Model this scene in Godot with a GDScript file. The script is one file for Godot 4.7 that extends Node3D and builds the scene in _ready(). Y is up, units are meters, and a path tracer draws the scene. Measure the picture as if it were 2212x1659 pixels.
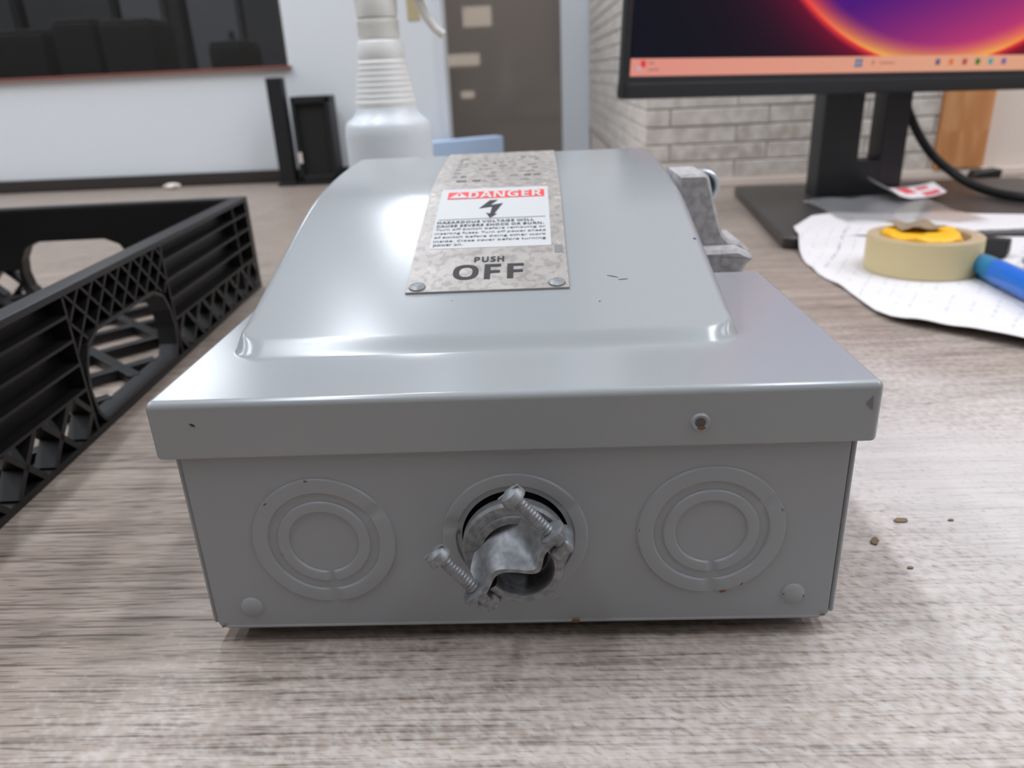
extends Node3D
# Units are metres. Heights are counted from the floor; the table top lies at TT.
const TT := 0.74
const OY := 0.8265          # height of the flat of the switch box cover

# ------------------------------------------------------------------ mesh builder
class MB:
	var p := PackedVector3Array()
	var t := PackedVector2Array()

	func tri(a: Vector3, b: Vector3, c: Vector3, ua := Vector2.ZERO, ub := Vector2.ZERO, uc := Vector2.ZERO) -> void:
		p.append(a); p.append(b); p.append(c)
		t.append(ua); t.append(ub); t.append(uc)

	func quad(a: Vector3, b: Vector3, c: Vector3, d: Vector3) -> void:
		tri(a, b, c, Vector2(0, 1), Vector2(1, 1), Vector2(1, 0))
		tri(a, c, d, Vector2(0, 1), Vector2(1, 0), Vector2(0, 0))

	func orient(start: int) -> void:
		var vol := 0.0
		var o := p[start]
		for i in range(start, p.size(), 3):
			vol += (p[i] - o).dot((p[i + 1] - o).cross(p[i + 2] - o))
		if vol < 0.0:
			flip(start)

	func flip(start: int) -> void:
		for i in range(start, p.size(), 3):
			var a := p[i + 1]
			p[i + 1] = p[i + 2]
			p[i + 2] = a
			var u := t[i + 1]
			t[i + 1] = t[i + 2]
			t[i + 2] = u

	# a box with rounded edges; seg 0 is a plain one
	func box(size: Vector3, xf := Transform3D(), bev := 0.0, seg := 1) -> MB:
		var s := p.size()
		var h := size * 0.5
		for ax in 3:
			for sg in [-1.0, 1.0]:
				var u := (ax + 1) % 3
				var v := (ax + 2) % 3
				var lu := _cuts(h[u], bev, seg)
				var lv := _cuts(h[v], bev, seg)
				for i in lu.size() - 1:
					for j in lv.size() - 1:
						var q := []
						for k in [[i, j], [i + 1, j], [i + 1, j + 1], [i, j + 1]]:
							var c := Vector3.ZERO
							c[ax] = h[ax] * sg
							c[u] = lu[k[0]]
							c[v] = lv[k[1]]
							if bev > 0.0:
								var inner := c.clamp(-h + Vector3.ONE * bev, h - Vector3.ONE * bev)
								c = inner + (c - inner).normalized() * bev
							q.append(xf * c)
						if sg > 0:
							quad(q[0], q[1], q[2], q[3])
						else:
							quad(q[0], q[3], q[2], q[1])
		orient(s)
		return self

	func _cuts(h: float, b: float, seg: int) -> Array:
		if b <= 0.0 or seg == 0:
			return [-h, h]
		var l := []
		for k in seg + 1:
			l.append(-h + b * (1.0 - tan(PI / 4 * (1.0 - float(k) / seg))))
		var r := l.duplicate()
		r.reverse()
		for x in r:
			l.append(-x)
		return l

	func grid(nu: int, nv: int, f: Callable, wrap_u := false) -> void:
		var pts := []
		for j in nv + 1:
			for i in nu + 1:
				pts.append(f.call(0.0 if wrap_u and i == nu else float(i) / nu, float(j) / nv))
		for j in nv:
			for i in nu:
				var a: int = j * (nu + 1) + i
				var u0 := float(i) / nu
				var u1 := float(i + 1) / nu
				var v0 := float(j) / nv
				var v1 := float(j + 1) / nv
				tri(pts[a], pts[a + 1], pts[a + nu + 2], Vector2(u0, v0), Vector2(u1, v0), Vector2(u1, v1))
				tri(pts[a], pts[a + nu + 2], pts[a + nu + 1], Vector2(u0, v0), Vector2(u1, v1), Vector2(u0, v1))

	# turned about y; the profile holds (radius, height)
	func lathe(prof: Array, xf := Transform3D(), seg := 32) -> MB:
		var s := p.size()
		for k in prof.size() - 1:
			var a: Vector2 = prof[k]
			var b: Vector2 = prof[k + 1]
			for i in seg:
				var t0 := TAU * i / seg
				var t1 := TAU * ((i + 1) % seg) / seg
				var q0 := xf * Vector3(a.x * cos(t0), a.y, a.x * sin(t0))
				var q1 := xf * Vector3(a.x * cos(t1), a.y, a.x * sin(t1))
				var q2 := xf * Vector3(b.x * cos(t1), b.y, b.x * sin(t1))
				var q3 := xf * Vector3(b.x * cos(t0), b.y, b.x * sin(t0))
				if a.x > 0.0:
					tri(q0, q1, q2)
				if b.x > 0.0:
					tri(q0, q2, q3)
		orient(s)
		return self

	func tube(path: Array, r: float, sides := 10, flat := 1.0) -> MB:
		var s := p.size()
		var rings := []
		var up := Vector3.UP
		for k in path.size():
			var d: Vector3 = (path[mini(k + 1, path.size() - 1)] - path[maxi(k - 1, 0)]).normalized()
			if absf(d.dot(up)) > 0.95:
				up = Vector3.RIGHT
			var x := d.cross(up).normalized()
			var y := x.cross(d).normalized()
			up = y
			var ring := []
			for i in sides:
				var an := TAU * i / sides
				ring.append(path[k] + x * cos(an) * r + y * sin(an) * r * flat)
			rings.append(ring)
		for k in rings.size() - 1:
			for i in sides:
				var j := (i + 1) % sides
				quad(rings[k][i], rings[k][j], rings[k + 1][j], rings[k + 1][i])
		for e in [0, rings.size() - 1]:
			for i in range(1, sides - 1):
				if e == 0:
					tri(rings[e][0], rings[e][i + 1], rings[e][i])
				else:
					tri(rings[e][0], rings[e][i], rings[e][i + 1])
		orient(s)
		return self

	# an outline in x-y drawn out along z, its edges chamfered by bev
	func prism(outline: Array, depth: float, xf := Transform3D(), bev := 0.0) -> MB:
		var s := p.size()
		var poly := PackedVector2Array(outline)
		if Geometry2D.is_polygon_clockwise(poly):
			poly.reverse()
		var n := poly.size()
		var ins := PackedVector2Array()
		for i in n:
			var e0 := (poly[i] - poly[(i + n - 1) % n]).normalized()
			var e1 := (poly[(i + 1) % n] - poly[i]).normalized()
			var n0 := Vector2(-e0.y, e0.x)
			var n1 := Vector2(-e1.y, e1.x)
			var m := (n0 + n1).normalized()
			ins.append(poly[i] + m * bev / maxf(0.4, m.dot(n0)))
		var h := depth / 2
		var idx := Geometry2D.triangulate_polygon(poly)
		var cap := ins if bev > 0.0 else poly
		for i in range(0, idx.size(), 3):
			var a := cap[idx[i]]
			var b := cap[idx[i + 1]]
			var c := cap[idx[i + 2]]
			if (b - a).cross(c - a) < 0:
				var w := b
				b = c
				c = w
			tri(xf * Vector3(a.x, a.y, h), xf * Vector3(b.x, b.y, h), xf * Vector3(c.x, c.y, h))
			tri(xf * Vector3(a.x, a.y, -h), xf * Vector3(c.x, c.y, -h), xf * Vector3(b.x, b.y, -h))
		var lev := [[ins, -h], [poly, -h + bev], [poly, h - bev], [ins, h]] if bev > 0.0 else [[poly, -h], [poly, h]]
		for k in lev.size() - 1:
			for i in n:
				var j := (i + 1) % n
				var A: Vector2 = lev[k][0][i]
				var B: Vector2 = lev[k][0][j]
				var C: Vector2 = lev[k + 1][0][j]
				var D: Vector2 = lev[k + 1][0][i]
				quad(xf * Vector3(A.x, A.y, lev[k][1]), xf * Vector3(B.x, B.y, lev[k][1]), xf * Vector3(C.x, C.y, lev[k + 1][1]), xf * Vector3(D.x, D.y, lev[k + 1][1]))
		orient(s)
		return self

	# a sheet with thickness: f(u, v) gives the upper face, the lower lies `thick` below it
	func sheet(nu: int, nv: int, f: Callable, thick: Vector3) -> MB:
		var s := p.size()
		grid(nu, nv, f)
		var m := p.size()
		grid(nu, nv, func(u, v): return f.call(u, v) - thick)
		flip(m)
		for side in 4:
			var n := nu if side < 2 else nv
			for i in n:
				var a := float(i) / n
				var b := float(i + 1) / n
				var A: Vector3 = f.call(a, float(side)) if side < 2 else f.call(float(side - 2), a)
				var B: Vector3 = f.call(b, float(side)) if side < 2 else f.call(float(side - 2), b)
				if side == 0 or side == 3:
					quad(A, A - thick, B - thick, B)
				else:
					quad(A, B, B - thick, A - thick)
		orient(s)
		return self

	# triangles -> mesh, smooth where faces meet at less than `angle` degrees
	func mesh(angle := 40.0) -> ArrayMesh:
		var n := p.size()
		var fn := PackedVector3Array()
		var fu := PackedVector3Array()
		for i in range(0, n, 3):
			var c := (p[i + 1] - p[i]).cross(p[i + 2] - p[i])
			fn.append(c)
			fu.append(c.normalized())
		var nor := PackedVector3Array()
		nor.resize(n)
		if angle <= 0.0:
			for i in n:
				nor[i] = fu[i / 3]
		else:
			var at := {}
			for i in n:
				var k := Vector3i((p[i] * 200000.0).round())
				if not at.has(k):
					at[k] = []
				at[k].append(i / 3)
			var lim := cos(deg_to_rad(angle))
			for i in n:
				var me := fu[i / 3]
				var sum := Vector3.ZERO
				for f in at[Vector3i((p[i] * 200000.0).round())]:
					if fu[f].dot(me) >= lim:
						sum += fn[f]
				nor[i] = sum.normalized() if sum.length() > 0.0 else me
		var P := PackedVector3Array()
		var N := PackedVector3Array()
		var U := PackedVector2Array()
		for i in range(0, n, 3):
			for k in [0, 2, 1]:
				P.append(p[i + k])
				N.append(nor[i + k])
				U.append(t[i + k])
		var arr := []
		arr.resize(Mesh.ARRAY_MAX)
		arr[Mesh.ARRAY_VERTEX] = P
		arr[Mesh.ARRAY_NORMAL] = N
		arr[Mesh.ARRAY_TEX_UV] = U
		var am := ArrayMesh.new()
		am.add_surface_from_arrays(Mesh.PRIMITIVE_TRIANGLES, arr)
		return am

# ------------------------------------------------------------------ scene helpers
var M := {}
var rng := RandomNumberGenerator.new()

func numbered(called: String) -> String:
	if not has_node(NodePath(called)):
		return called
	var k := 1
	while has_node(NodePath("%s_%03d" % [called, k])):
		k += 1
	return "%s_%03d" % [called, k]

func child_name(parent: Node, called: String) -> String:
	if not parent.has_node(NodePath(called)):
		return called
	var k := 1
	while parent.has_node(NodePath("%s_%03d" % [called, k])):
		k += 1
	return "%s_%03d" % [called, k]

func thing(called: String, label: String, category: String, at := Vector3.ZERO, turn := 0.0, group := "") -> Node3D:
	var o := Node3D.new()
	o.name = numbered(called)
	add_child(o, true)
	o.position = at
	o.rotation.y = turn
	tag(o, label, category, group)
	return o

func tag(o: Node, label: String, category: String, group := "") -> void:
	o.set_meta("label", label)
	o.set_meta("category", category)
	if group:
		o.set_meta("group", group)

func put(called: String, mesh: Mesh, m: Material, parent: Node = self, xf := Transform3D()) -> MeshInstance3D:
	var o := MeshInstance3D.new()
	o.mesh = mesh
	o.material_override = null
	for s in mesh.get_surface_count():
		o.set_surface_override_material(s, m)
	o.name = numbered(called) if parent == self else child_name(parent, called)
	parent.add_child(o, true)
	o.transform = xf
	o.cast_shadow = GeometryInstance3D.SHADOW_CASTING_SETTING_ON
	return o

func struct(called: String, mesh: Mesh, m: Material, label: String, category: String, xf := Transform3D()) -> MeshInstance3D:
	var o := put(called, mesh, m, self, xf)
	o.set_meta("kind", "structure")
	tag(o, label, category)
	return o

func bx(size: Vector3, bev := 0.0, seg := 1) -> ArrayMesh:
	return MB.new().box(size, Transform3D(), bev, seg).mesh()

func off(x: float, y: float, z: float) -> Transform3D:
	return Transform3D(Basis(), Vector3(x, y, z))

func mat(c: Color, rough := 0.5, metal := 0.0, spec := 0.5) -> StandardMaterial3D:
	var m := StandardMaterial3D.new()
	m.albedo_color = c
	m.roughness = rough
	m.metallic = metal
	m.metallic_specular = spec
	return m

func c8(r: int, g: int, b: int, a := 255) -> Color:
	return Color8(r, g, b, a)

func noise(freq: float, sd: int, oct := 3, kind := FastNoiseLite.TYPE_SIMPLEX_SMOOTH) -> FastNoiseLite:
	var n := FastNoiseLite.new()
	n.noise_type = kind
	n.seed = sd
	n.frequency = freq
	n.fractal_octaves = oct
	return n

func bytes_of(n: FastNoiseLite, w: int, h: int, w2: int, h2: int, seamless := true) -> PackedByteArray:
	var im := n.get_seamless_image(w, h) if seamless else n.get_image(w, h)
	if w != w2 or h != h2:
		im.resize(w2, h2, Image.INTERPOLATE_CUBIC)
	im.convert(Image.FORMAT_L8)
	return im.get_data()

func rgb_texture(w: int, h: int, data: PackedByteArray) -> ImageTexture:
	return ImageTexture.create_from_image(Image.create_from_data(w, h, false, Image.FORMAT_RGB8, data))

# a grey noise texture between two colours
func mottle(a: Color, b: Color, size: int, nz: PackedByteArray, lo := 60, hi := 195) -> ImageTexture:
	var d := PackedByteArray()
	d.resize(size * size * 3)
	for i in size * size:
		var k := clampf(float(nz[i] - lo) / (hi - lo), 0.0, 1.0)
		var c := a.lerp(b, k)
		d[i * 3] = int(c.r * 255)
		d[i * 3 + 1] = int(c.g * 255)
		d[i * 3 + 2] = int(c.b * 255)
	return rgb_texture(size, size, d)

func triplanar(m: StandardMaterial3D, scale: float, world := true) -> StandardMaterial3D:
	m.uv1_triplanar = true
	m.uv1_world_triplanar = world
	m.uv1_scale = Vector3.ONE * scale
	return m

func letters(text: String, parent: Node, called: String, m: Material, height: float, wide: float, xf: Transform3D, depth := 0.00015, bold := false) -> MeshInstance3D:
	var f := SystemFont.new()
	f.font_names = PackedStringArray(["Droid Sans"])
	if bold:
		f.font_weight = 700
	var tm := TextMesh.new()
	tm.text = text
	tm.font = f
	tm.font_size = 48
	tm.pixel_size = 0.001
	tm.depth = 0.02
	tm.curve_step = 2.0
	tm.horizontal_alignment = HORIZONTAL_ALIGNMENT_CENTER
	tm.vertical_alignment = VERTICAL_ALIGNMENT_CENTER
	var arr := tm.get_mesh_arrays()
	var box := AABB()
	var first := true
	for v in arr[Mesh.ARRAY_VERTEX]:
		if first:
			box = AABB(v, Vector3.ZERO)
			first = false
		else:
			box = box.expand(v)
	var sc := Vector3(wide / box.size.x, height / box.size.y, depth / box.size.z)
	var P := PackedVector3Array()
	for v in arr[Mesh.ARRAY_VERTEX]:
		P.append((v - box.get_center()) * sc)
	var out := []
	out.resize(Mesh.ARRAY_MAX)
	out[Mesh.ARRAY_VERTEX] = P
	out[Mesh.ARRAY_NORMAL] = arr[Mesh.ARRAY_NORMAL]
	out[Mesh.ARRAY_INDEX] = arr[Mesh.ARRAY_INDEX]
	var am := ArrayMesh.new()
	am.add_surface_from_arrays(Mesh.PRIMITIVE_TRIANGLES, out)
	return put(called, am, m, parent, xf)

# ------------------------------------------------------------------ order of building
func _ready() -> void:
	rng.seed = 7
	# camera
	var cam := Camera3D.new()
	cam.name = "camera"
	add_child(cam)
	var att := CameraAttributesPhysical.new()
	att.frustum_focal_length = 23.70
	att.exposure_aperture = 13.0
	att.frustum_focus_distance = 0.222
	att.frustum_near = 0.02
	att.frustum_far = 100.0
	cam.attributes = att
	cam.fov = 53.71
	cam.transform = Transform3D(Basis(Vector3(0, 1, 0), 0.0429) * Basis(Vector3(1, 0, 0), -0.3902) * Basis(Vector3(0, 0, 1), -0.0469), Vector3(0.0097, OY + 0.0814, 0.1913))
	cam.current = true
	# the closed room is lit by its ceiling lamps only; beyond the walls it is dark
	var env := Environment.new()
	env.background_mode = Environment.BG_COLOR
	env.background_color = Color(0.02, 0.02, 0.025)
	env.tonemap_mode = Environment.TONE_MAPPER_LINEAR
	env.tonemap_exposure = 1.32
	env.sdfgi_enabled = true
	env.ssao_enabled = true
	env.ssil_enabled = true
	var we := WorldEnvironment.new()
	we.name = "environment"
	we.environment = env
	add_child(we)
	materials()
	ceiling_lamps()
	room()
	table()
	switch_box()
	milk_crate()
	monitor()
	desk_things()
	far_things()

const LAMP_LABELS := ["white ceiling strip lamp just this side of the partition", "white ceiling strip lamp overhead, left of the switch box", "lone white ceiling strip lamp beyond the partition", "white strip lamp by the left wall, farthest of its three", "white strip lamp by the left wall, middle of its three", "white strip lamp by the left wall, nearest of its three", "added white ceiling strip lamp over the left half of the table, brightening walls and bricks", "white ceiling strip lamp over the monitor and brick wall", "added white ceiling strip lamp right of the monitor, brightening the wall behind it", "white strip lamp by the right wall, farther of two", "white strip lamp by the right wall, nearer of two"]
var LAMP := 0.95
func ceiling_lamps() -> void:
	var rows := {-0.62: [-1.1, 0.15], -0.53: [-2.75], -2.5: [-1.9, -0.5, 0.9], -1.56: [-0.45], 0.7: [-0.3], 1.45: [0.0], 2.2: [-0.3, 1.1]}  # table-left and monitor-right lamps are added, unseen, to brighten walls and bricks
	var housing := MB.new().box(Vector3(0.15, 0.05, 1.24), off(0, -0.025, 0), 0.006).mesh()
	var glow := MB.new().box(Vector3(0.12, 0.012, 1.2), off(0, -0.056, 0), 0.005).mesh()
	var n_lamp := -1
	for x in rows:
		for z in rows[x]:
			n_lamp += 1
			var o := thing("strip_lamp", LAMP_LABELS[n_lamp], "lamp", Vector3(x, 2.74, z), 0.0, "ceiling strip lamps")
			put("housing", housing, M.white_paint, o)
			put("diffuser", glow, M.lamp_glow, o)
			lamp_light(o, Vector2(0.12, 1.2), LAMP, Vector3(0, -0.066, 0), Vector3(-PI / 2, 0, 0))
	var p := thing("panel_lamp", "wide square ceiling lamp far beyond the partition window", "lamp", Vector3(-2.55, 2.74, -4.8))
	put("housing", MB.new().box(Vector3(0.66, 0.05, 1.06), off(0, -0.025, 0), 0.006).mesh(), M.white_paint, p)
	put("diffuser", MB.new().box(Vector3(0.60, 0.012, 1.0), off(0, -0.056, 0), 0.005).mesh(), M.lamp_glow, p)
	lamp_light(p, Vector2(0.6, 1.0), 1.3, Vector3(0, -0.066, 0), Vector3(-PI / 2, 0, 0))
	for q in [[-0.224, 0.310, 0.12, 0.075, "wide glowing lamp behind the glass door, the highest"], [-0.300, 0.139, 0.15, 0.045, "long glowing lamp behind the glass door, under the highest"], [-0.285, -0.006, 0.055, 0.026, "small glowing lamp behind the glass door, the lowest"]]:
		var w := thing("store_lamp", q[4], "lamp", Vector3(q[0], OY + q[1], -3.5), 0.0, "lamps behind the glass door")
		put("housing", MB.new().box(Vector3(q[2] + 0.02, q[3] + 0.02, 0.03), off(0, 0, 0.0152), 0.004).mesh(), M.white_paint, w)
		put("diffuser", MB.new().box(Vector3(q[2], q[3], 0.010), off(0, 0, 0.034), 0.004).mesh(), M.store_glow, w)
		lamp_light(w, Vector2(q[2], q[3]), 3.0 * q[2] * q[3], Vector3(0, 0, 0.042), Vector3(0, PI, 0))

func lamp_light(parent: Node3D, size: Vector2, energy: float, at: Vector3, turn: Vector3) -> void:
	var l := AreaLight3D.new()
	l.name = "lamp_light"
	l.area_size = size
	l.light_energy = energy
	l.light_color = Color(0.935, 0.96, 1.0)
	l.area_range = 20.0
	l.shadow_enabled = true
	l.rotation = turn
	l.position = at
	parent.add_child(l)

func materials() -> void:
	M.white_paint = mat(c8(228, 230, 230), 0.6)
	M.lamp_glow = mat(c8(240, 240, 240), 0.5)
	M.lamp_glow.emission_enabled = true
	M.lamp_glow.emission = Color(0.97, 0.98, 1.0)
	M.lamp_glow.emission_energy_multiplier = 3.0
	M.store_glow = M.lamp_glow.duplicate()
	M.store_glow.emission = Color(1.0, 0.92, 0.84)
	M.store_glow.emission_energy_multiplier = 5.0
	M.ceiling = mat(c8(225, 225, 222), 0.9)
	M.room_wall = mat(c8(205, 200, 192), 0.85)
	M.floor = mat(c8(120, 112, 104), 0.7)
	M.partition = mat(c8(232, 237, 241), 0.55)
	M.black_trim = mat(c8(52, 46, 43), 0.6)
	M.beige_wall = mat(c8(240, 226, 214), 0.8)
	M.aluminium = mat(c8(224, 229, 235), 0.5, 0.0)
	M.dark_metal = mat(c8(105, 110, 116), 0.45, 0.3)
	M.door_glass = mat(Color8(146, 136, 127, 205), 0.06)
	M.door_glass.transparency = BaseMaterial3D.TRANSPARENCY_ALPHA
	M.window_glass = mat(Color(0.02, 0.022, 0.025, 0.25), 0.04)
	M.window_glass.transparency = BaseMaterial3D.TRANSPARENCY_ALPHA
	M.red_trim = mat(c8(138, 82, 70), 0.7)
	# grey enamel of the switch box
	M.enamel = mat(c8(151, 155, 157), 0.2, 0.0, 0.55)
	M.enamel_dull = mat(c8(152, 155, 159), 0.42)
	M.dark_gap = mat(c8(24, 24, 24), 0.8)
	var nz := bytes_of(noise(0.03, 5, 4), 256, 256, 256, 256)
	M.cast_grey = triplanar(mat(Color.WHITE, 0.6), 26.0)
	M.cast_grey.albedo_texture = mottle(c8(158, 154, 155), c8(186, 183, 184), 256, nz)
	M.zinc = triplanar(mat(Color.WHITE, 0.5, 0.5), 40.0, false)
	M.zinc.albedo_texture = mottle(c8(122, 124, 127), c8(152, 154, 157), 256, nz)
	M.zinc_bright = mat(c8(205, 214, 222), 0.3, 0.6)
	M.rust = mat(c8(124, 86, 60), 0.9)
	M.black_ink = mat(c8(28, 28, 32), 0.6)
	M.grey_ink = mat(c8(120, 122, 124), 0.6)
	M.soft_ink = mat(c8(84, 84, 88), 0.6)
	M.red_ink = mat(c8(232, 62, 60), 0.5)
	M.white_ink = mat(c8(192, 193, 193), 0.55)
	M.black_plastic = mat(c8(15, 15, 16), 0.42)
	M.black_plastic_worn_sheen = mat(c8(34, 34, 36), 0.45)  # paler black: rim wear and its grey sheen put into the colour
	M.monitor_black = mat(c8(36, 37, 41), 0.45)
	M.monitor_base = mat(c8(58, 54, 52), 0.4)
	M.cable_black = mat(c8(22, 23, 26), 0.5)
	M.bottle = mat(c8(236, 241, 245), 0.3)
	M.bottle.backlight_enabled = true
	M.bottle.backlight = Color(0.55, 0.57, 0.58)
	M.bottle_neck = mat(c8(240, 240, 238), 0.4)
	M.trigger = mat(c8(240, 239, 234), 0.45)
	M.blue_card = mat(c8(188, 214, 246), 0.7)
	M.blue_side = mat(c8(110, 160, 205), 0.7)
	M.tape = mat(c8(214, 196, 150), 0.55)
	M.tape_edge = mat(c8(178, 158, 130), 0.7)
	M.yellow = mat(c8(244, 184, 30), 0.45)
	M.clear = mat(Color(0.9, 0.9, 0.9, 0.16), 0.12)
	M.clear.transparency = BaseMaterial3D.TRANSPARENCY_ALPHA
	M.grey_clear = mat(c8(178, 182, 188), 0.3)
	M.blue_plastic = mat(c8(22, 110, 205), 0.25)
	M.teal_plastic = mat(c8(20, 120, 165), 0.25)
	M.slip = mat(c8(232, 224, 226), 0.6)
	M.slip_red = mat(c8(222, 92, 98), 0.6)
	M.brown_chip = mat(c8(124, 104, 84), 0.9)
	M.white_scrap = mat(c8(226, 214, 206), 0.8)
	M.tan_card = mat(c8(190, 176, 140), 0.8)
	M.dark_cabinet = mat(c8(52, 54, 58), 0.6)
	M.mid_cabinet = mat(c8(88, 91, 95), 0.6)
	M.near_black = mat(c8(20, 19, 19), 0.7)
	M.brown_dark = mat(c8(96, 74, 56), 0.8)
	# wood board
	var wz := bytes_of(noise(0.02, 9, 3), 256, 32, 256, 256)
	M.board = mat(Color.WHITE, 0.6)
	M.board.albedo_texture = mottle(c8(206, 138, 84), c8(222, 160, 106), 256, wz)
	M.board.uv1_triplanar = true
	M.board.uv1_world_triplanar = true
	M.board.uv1_scale = Vector3(8, 8, 8)
	# whitewashed bricks
	var bz := bytes_of(noise(0.022, 21, 4), 256, 256, 256, 256)
	M.bricks = []
	for k in 4:
		var m := triplanar(mat(Color.WHITE, 0.85), 5.0 + k * 0.7)
		m.uv1_offset = Vector3(k * 0.31, k * 0.17, k * 0.43)
		var a: Color = [c8(204, 194, 184), c8(208, 198, 188), c8(199, 189, 178), c8(214, 205, 196)][k]
		m.albedo_texture = mottle(a, c8(232, 226, 218), 256, bz)
		M.bricks.append(m)
	M.mortar = mat(c8(165, 153, 142), 0.95)

# ------------------------------------------------------------------ the room
func wall_box(called: String, a: Vector3, b: Vector3, m: Material, label: String, category := "wall") -> MeshInstance3D:
	return struct(called, bx((b - a).abs(), 0.0), m, label, category, Transform3D(Basis(), (a + b) / 2))

func room() -> void:
	wall_box("floor", Vector3(-4.5, -0.1, -7), Vector3(3.5, 0, 3.6), M.floor, "grey brown floor under the work table", "floor")
	wall_box("ceiling", Vector3(-4.5, 2.74, -7), Vector3(3.5, 2.84, 3.6), M.ceiling, "plain white ceiling carrying the strip lamps", "ceiling")
	wall_box("wall_left", Vector3(-4.6, 0, -7), Vector3(-4.5, 2.74, 3.6), M.room_wall, "plain pale wall at the far left of the room")
	wall_box("wall_right", Vector3(3.5, 0, -7), Vector3(3.6, 2.74, 3.6), M.room_wall, "plain pale wall at the right of the room")
	wall_box("wall_back", Vector3(-4.6, 0, -7.1), Vector3(3.6, 2.74, -7), M.dark_cabinet, "dark end wall of the space beyond the partition")
	wall_box("wall_front", Vector3(-4.6, 0, 3.6), Vector3(3.6, 2.74, 3.7), M.room_wall, "plain pale wall facing the switch box")
	wall_box("wall_store", Vector3(-0.95, 0, -3.56), Vector3(0.174, 2.0, -3.5), M.dark_cabinet, "dark wall of the store room behind the glass door")
	# half height partition with its window
	var pz := -1.225
	var wx0 := -1.55
	var wx1 := -0.413
	var wy0 := OY + 0.105
	var wy1 := OY + 0.36
	var top := OY + 0.41
	var part := MB.new()
	part.box(Vector3(2.45, wy0, 0.05), off(-0.156 - 1.225, wy0 / 2, pz - 0.025))
	part.box(Vector3(2.45, top - wy1, 0.05), off(-0.156 - 1.225, (top + wy1) / 2, pz - 0.025))
	part.box(Vector3(wx1 * -1 - 0.156, wy1 - wy0, 0.05), off((wx1 - 0.156) / 2, (wy0 + wy1) / 2, pz - 0.025))
	part.box(Vector3(wx0 + 2.606, wy1 - wy0, 0.05), off((wx0 - 2.606) / 2, (wy0 + wy1) / 2, pz - 0.025))
	struct("wall_partition", part.mesh(), M.partition, "smooth white half-height partition behind the work table", "partition")
	struct("trim_1", MB.new().box(Vector3(0.016, top, 0.06), off(-0.148, top / 2, pz - 0.025), 0.002).mesh(), M.aluminium, "grey metal end post of the white partition", "post")
	struct("baseboard_partition", MB.new().box(Vector3(2.44, 0.021, 0.012), off(-0.157 - 1.22, TT + 0.0115, pz + 0.0065), 0.002).mesh(), M.black_trim, "dark strip along the foot of the white partition", "baseboard")
	var w := thing("window_1", "dark interior window with a thin red sill in the white partition", "window")
	w.set_meta("kind", "structure")
	put("pane", bx(Vector3(wx1 - wx0, wy1 - wy0, 0.004)), M.window_glass, w, off((wx0 + wx1) / 2, (wy0 + wy1) / 2, pz - 0.02))
	put("sill", bx(Vector3(wx1 - wx0 + 0.004, 0.0042, 0.03), 0.001), M.red_trim, w, off((wx0 + wx1) / 2 + 0.004, wy0 + 0.001, pz - 0.006))
	put("frame", MB.new().box(Vector3(0.008, wy1 - wy0, 0.02), off(wx1 - 0.004, (wy0 + wy1) / 2, pz - 0.014)).box(Vector3(0.008, wy1 - wy0, 0.02), off(wx0 + 0.004, (wy0 + wy1) / 2, pz - 0.014)).mesh(), M.black_trim, w)
	# glass door far behind
	var dz := -2.15
	var d := thing("door_1", "brown tinted glass door in a grey metal frame behind the box", "door")
	d.set_meta("kind", "structure")
	put("pane", bx(Vector3(0.40, 2.3, 0.01)), M.door_glass, d, off(-0.105, 1.15, dz - 0.01))
	put("jamb", bx(Vector3(0.078, 2.4, 0.06), 0.003), M.aluminium, d, off(0.1305, 1.2, dz))
	put("jamb", bx(Vector3(0.06, 2.4, 0.06), 0.003), M.aluminium, d, off(-0.335, 1.2, dz))
	put("head", bx(Vector3(0.39, 0.1, 0.06), 0.003), M.aluminium, d, off(-0.105, 2.35, dz))
	wall_box("wall_lintel", Vector3(-0.365, 2.4, dz - 0.05), Vector3(0.156, 2.74, dz + 0.03), M.room_wall, "plain wall over the glass door")
	# the wall that carries the bricks: a front and a side
	var wb := thing("wall_brick", "wall corner faced with thin whitewashed bricks behind the monitor", "wall")
	wb.set_meta("kind", "structure")
	put("wall_core", MB.new().box(Vector3(3.326, 2.74, 1.24), off(1.837, 1.37, -0.956 - 0.62)).mesh(), M.beige_wall, wb)
	var pitch := 0.0243
	var long := 0.138
	var y0 := OY - 0.0745
	var cut := {}
	for r in 16:
		var y := y0 + pitch * (r + 0.5)
		# front: x runs from 0.168 to 0.580
		var x := 0.168
		var stop: float = (0.203 if r % 2 == 1 else 0.297 - 0.138)
		while stop <= x + 0.012:
			stop += long
		while x < 0.579:
			var e := minf(stop, 0.580)
			brick(wb, cut, e - x, Transform3D(Basis(), Vector3((x + e) / 2, y, -0.953)))
			x = e
			stop += long
		# side: z runs from -0.957 to -2.11
		var z := -0.957
		var first := true
		while z > -2.108:
			var n: float = maxf(z - (long * (0.45 if r % 2 == 0 and first else 1.0)), -2.11)
			brick(wb, cut, z - n, Transform3D(Basis(Vector3.UP, -PI / 2), Vector3(0.171, y, (z + n) / 2)))
			z = n
			first = false
	put("mortar", MB.new().box(Vector3(0.411, pitch * 16, 0.002), off(0.3745, y0 + pitch * 8, -0.9552)).box(Vector3(0.002, pitch * 16, 1.15), off(0.1738, y0 + pitch * 8, -1.533)).mesh(), M.mortar, wb)
	struct("trim_3", MB.new().box(Vector3(1.07, 0.0115, 0.006), off(0.704, TT + 0.0062, -0.9490), 0.001).mesh(), M.beige_wall, "low beige strip where the brick wall meets the table", "strip")
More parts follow.
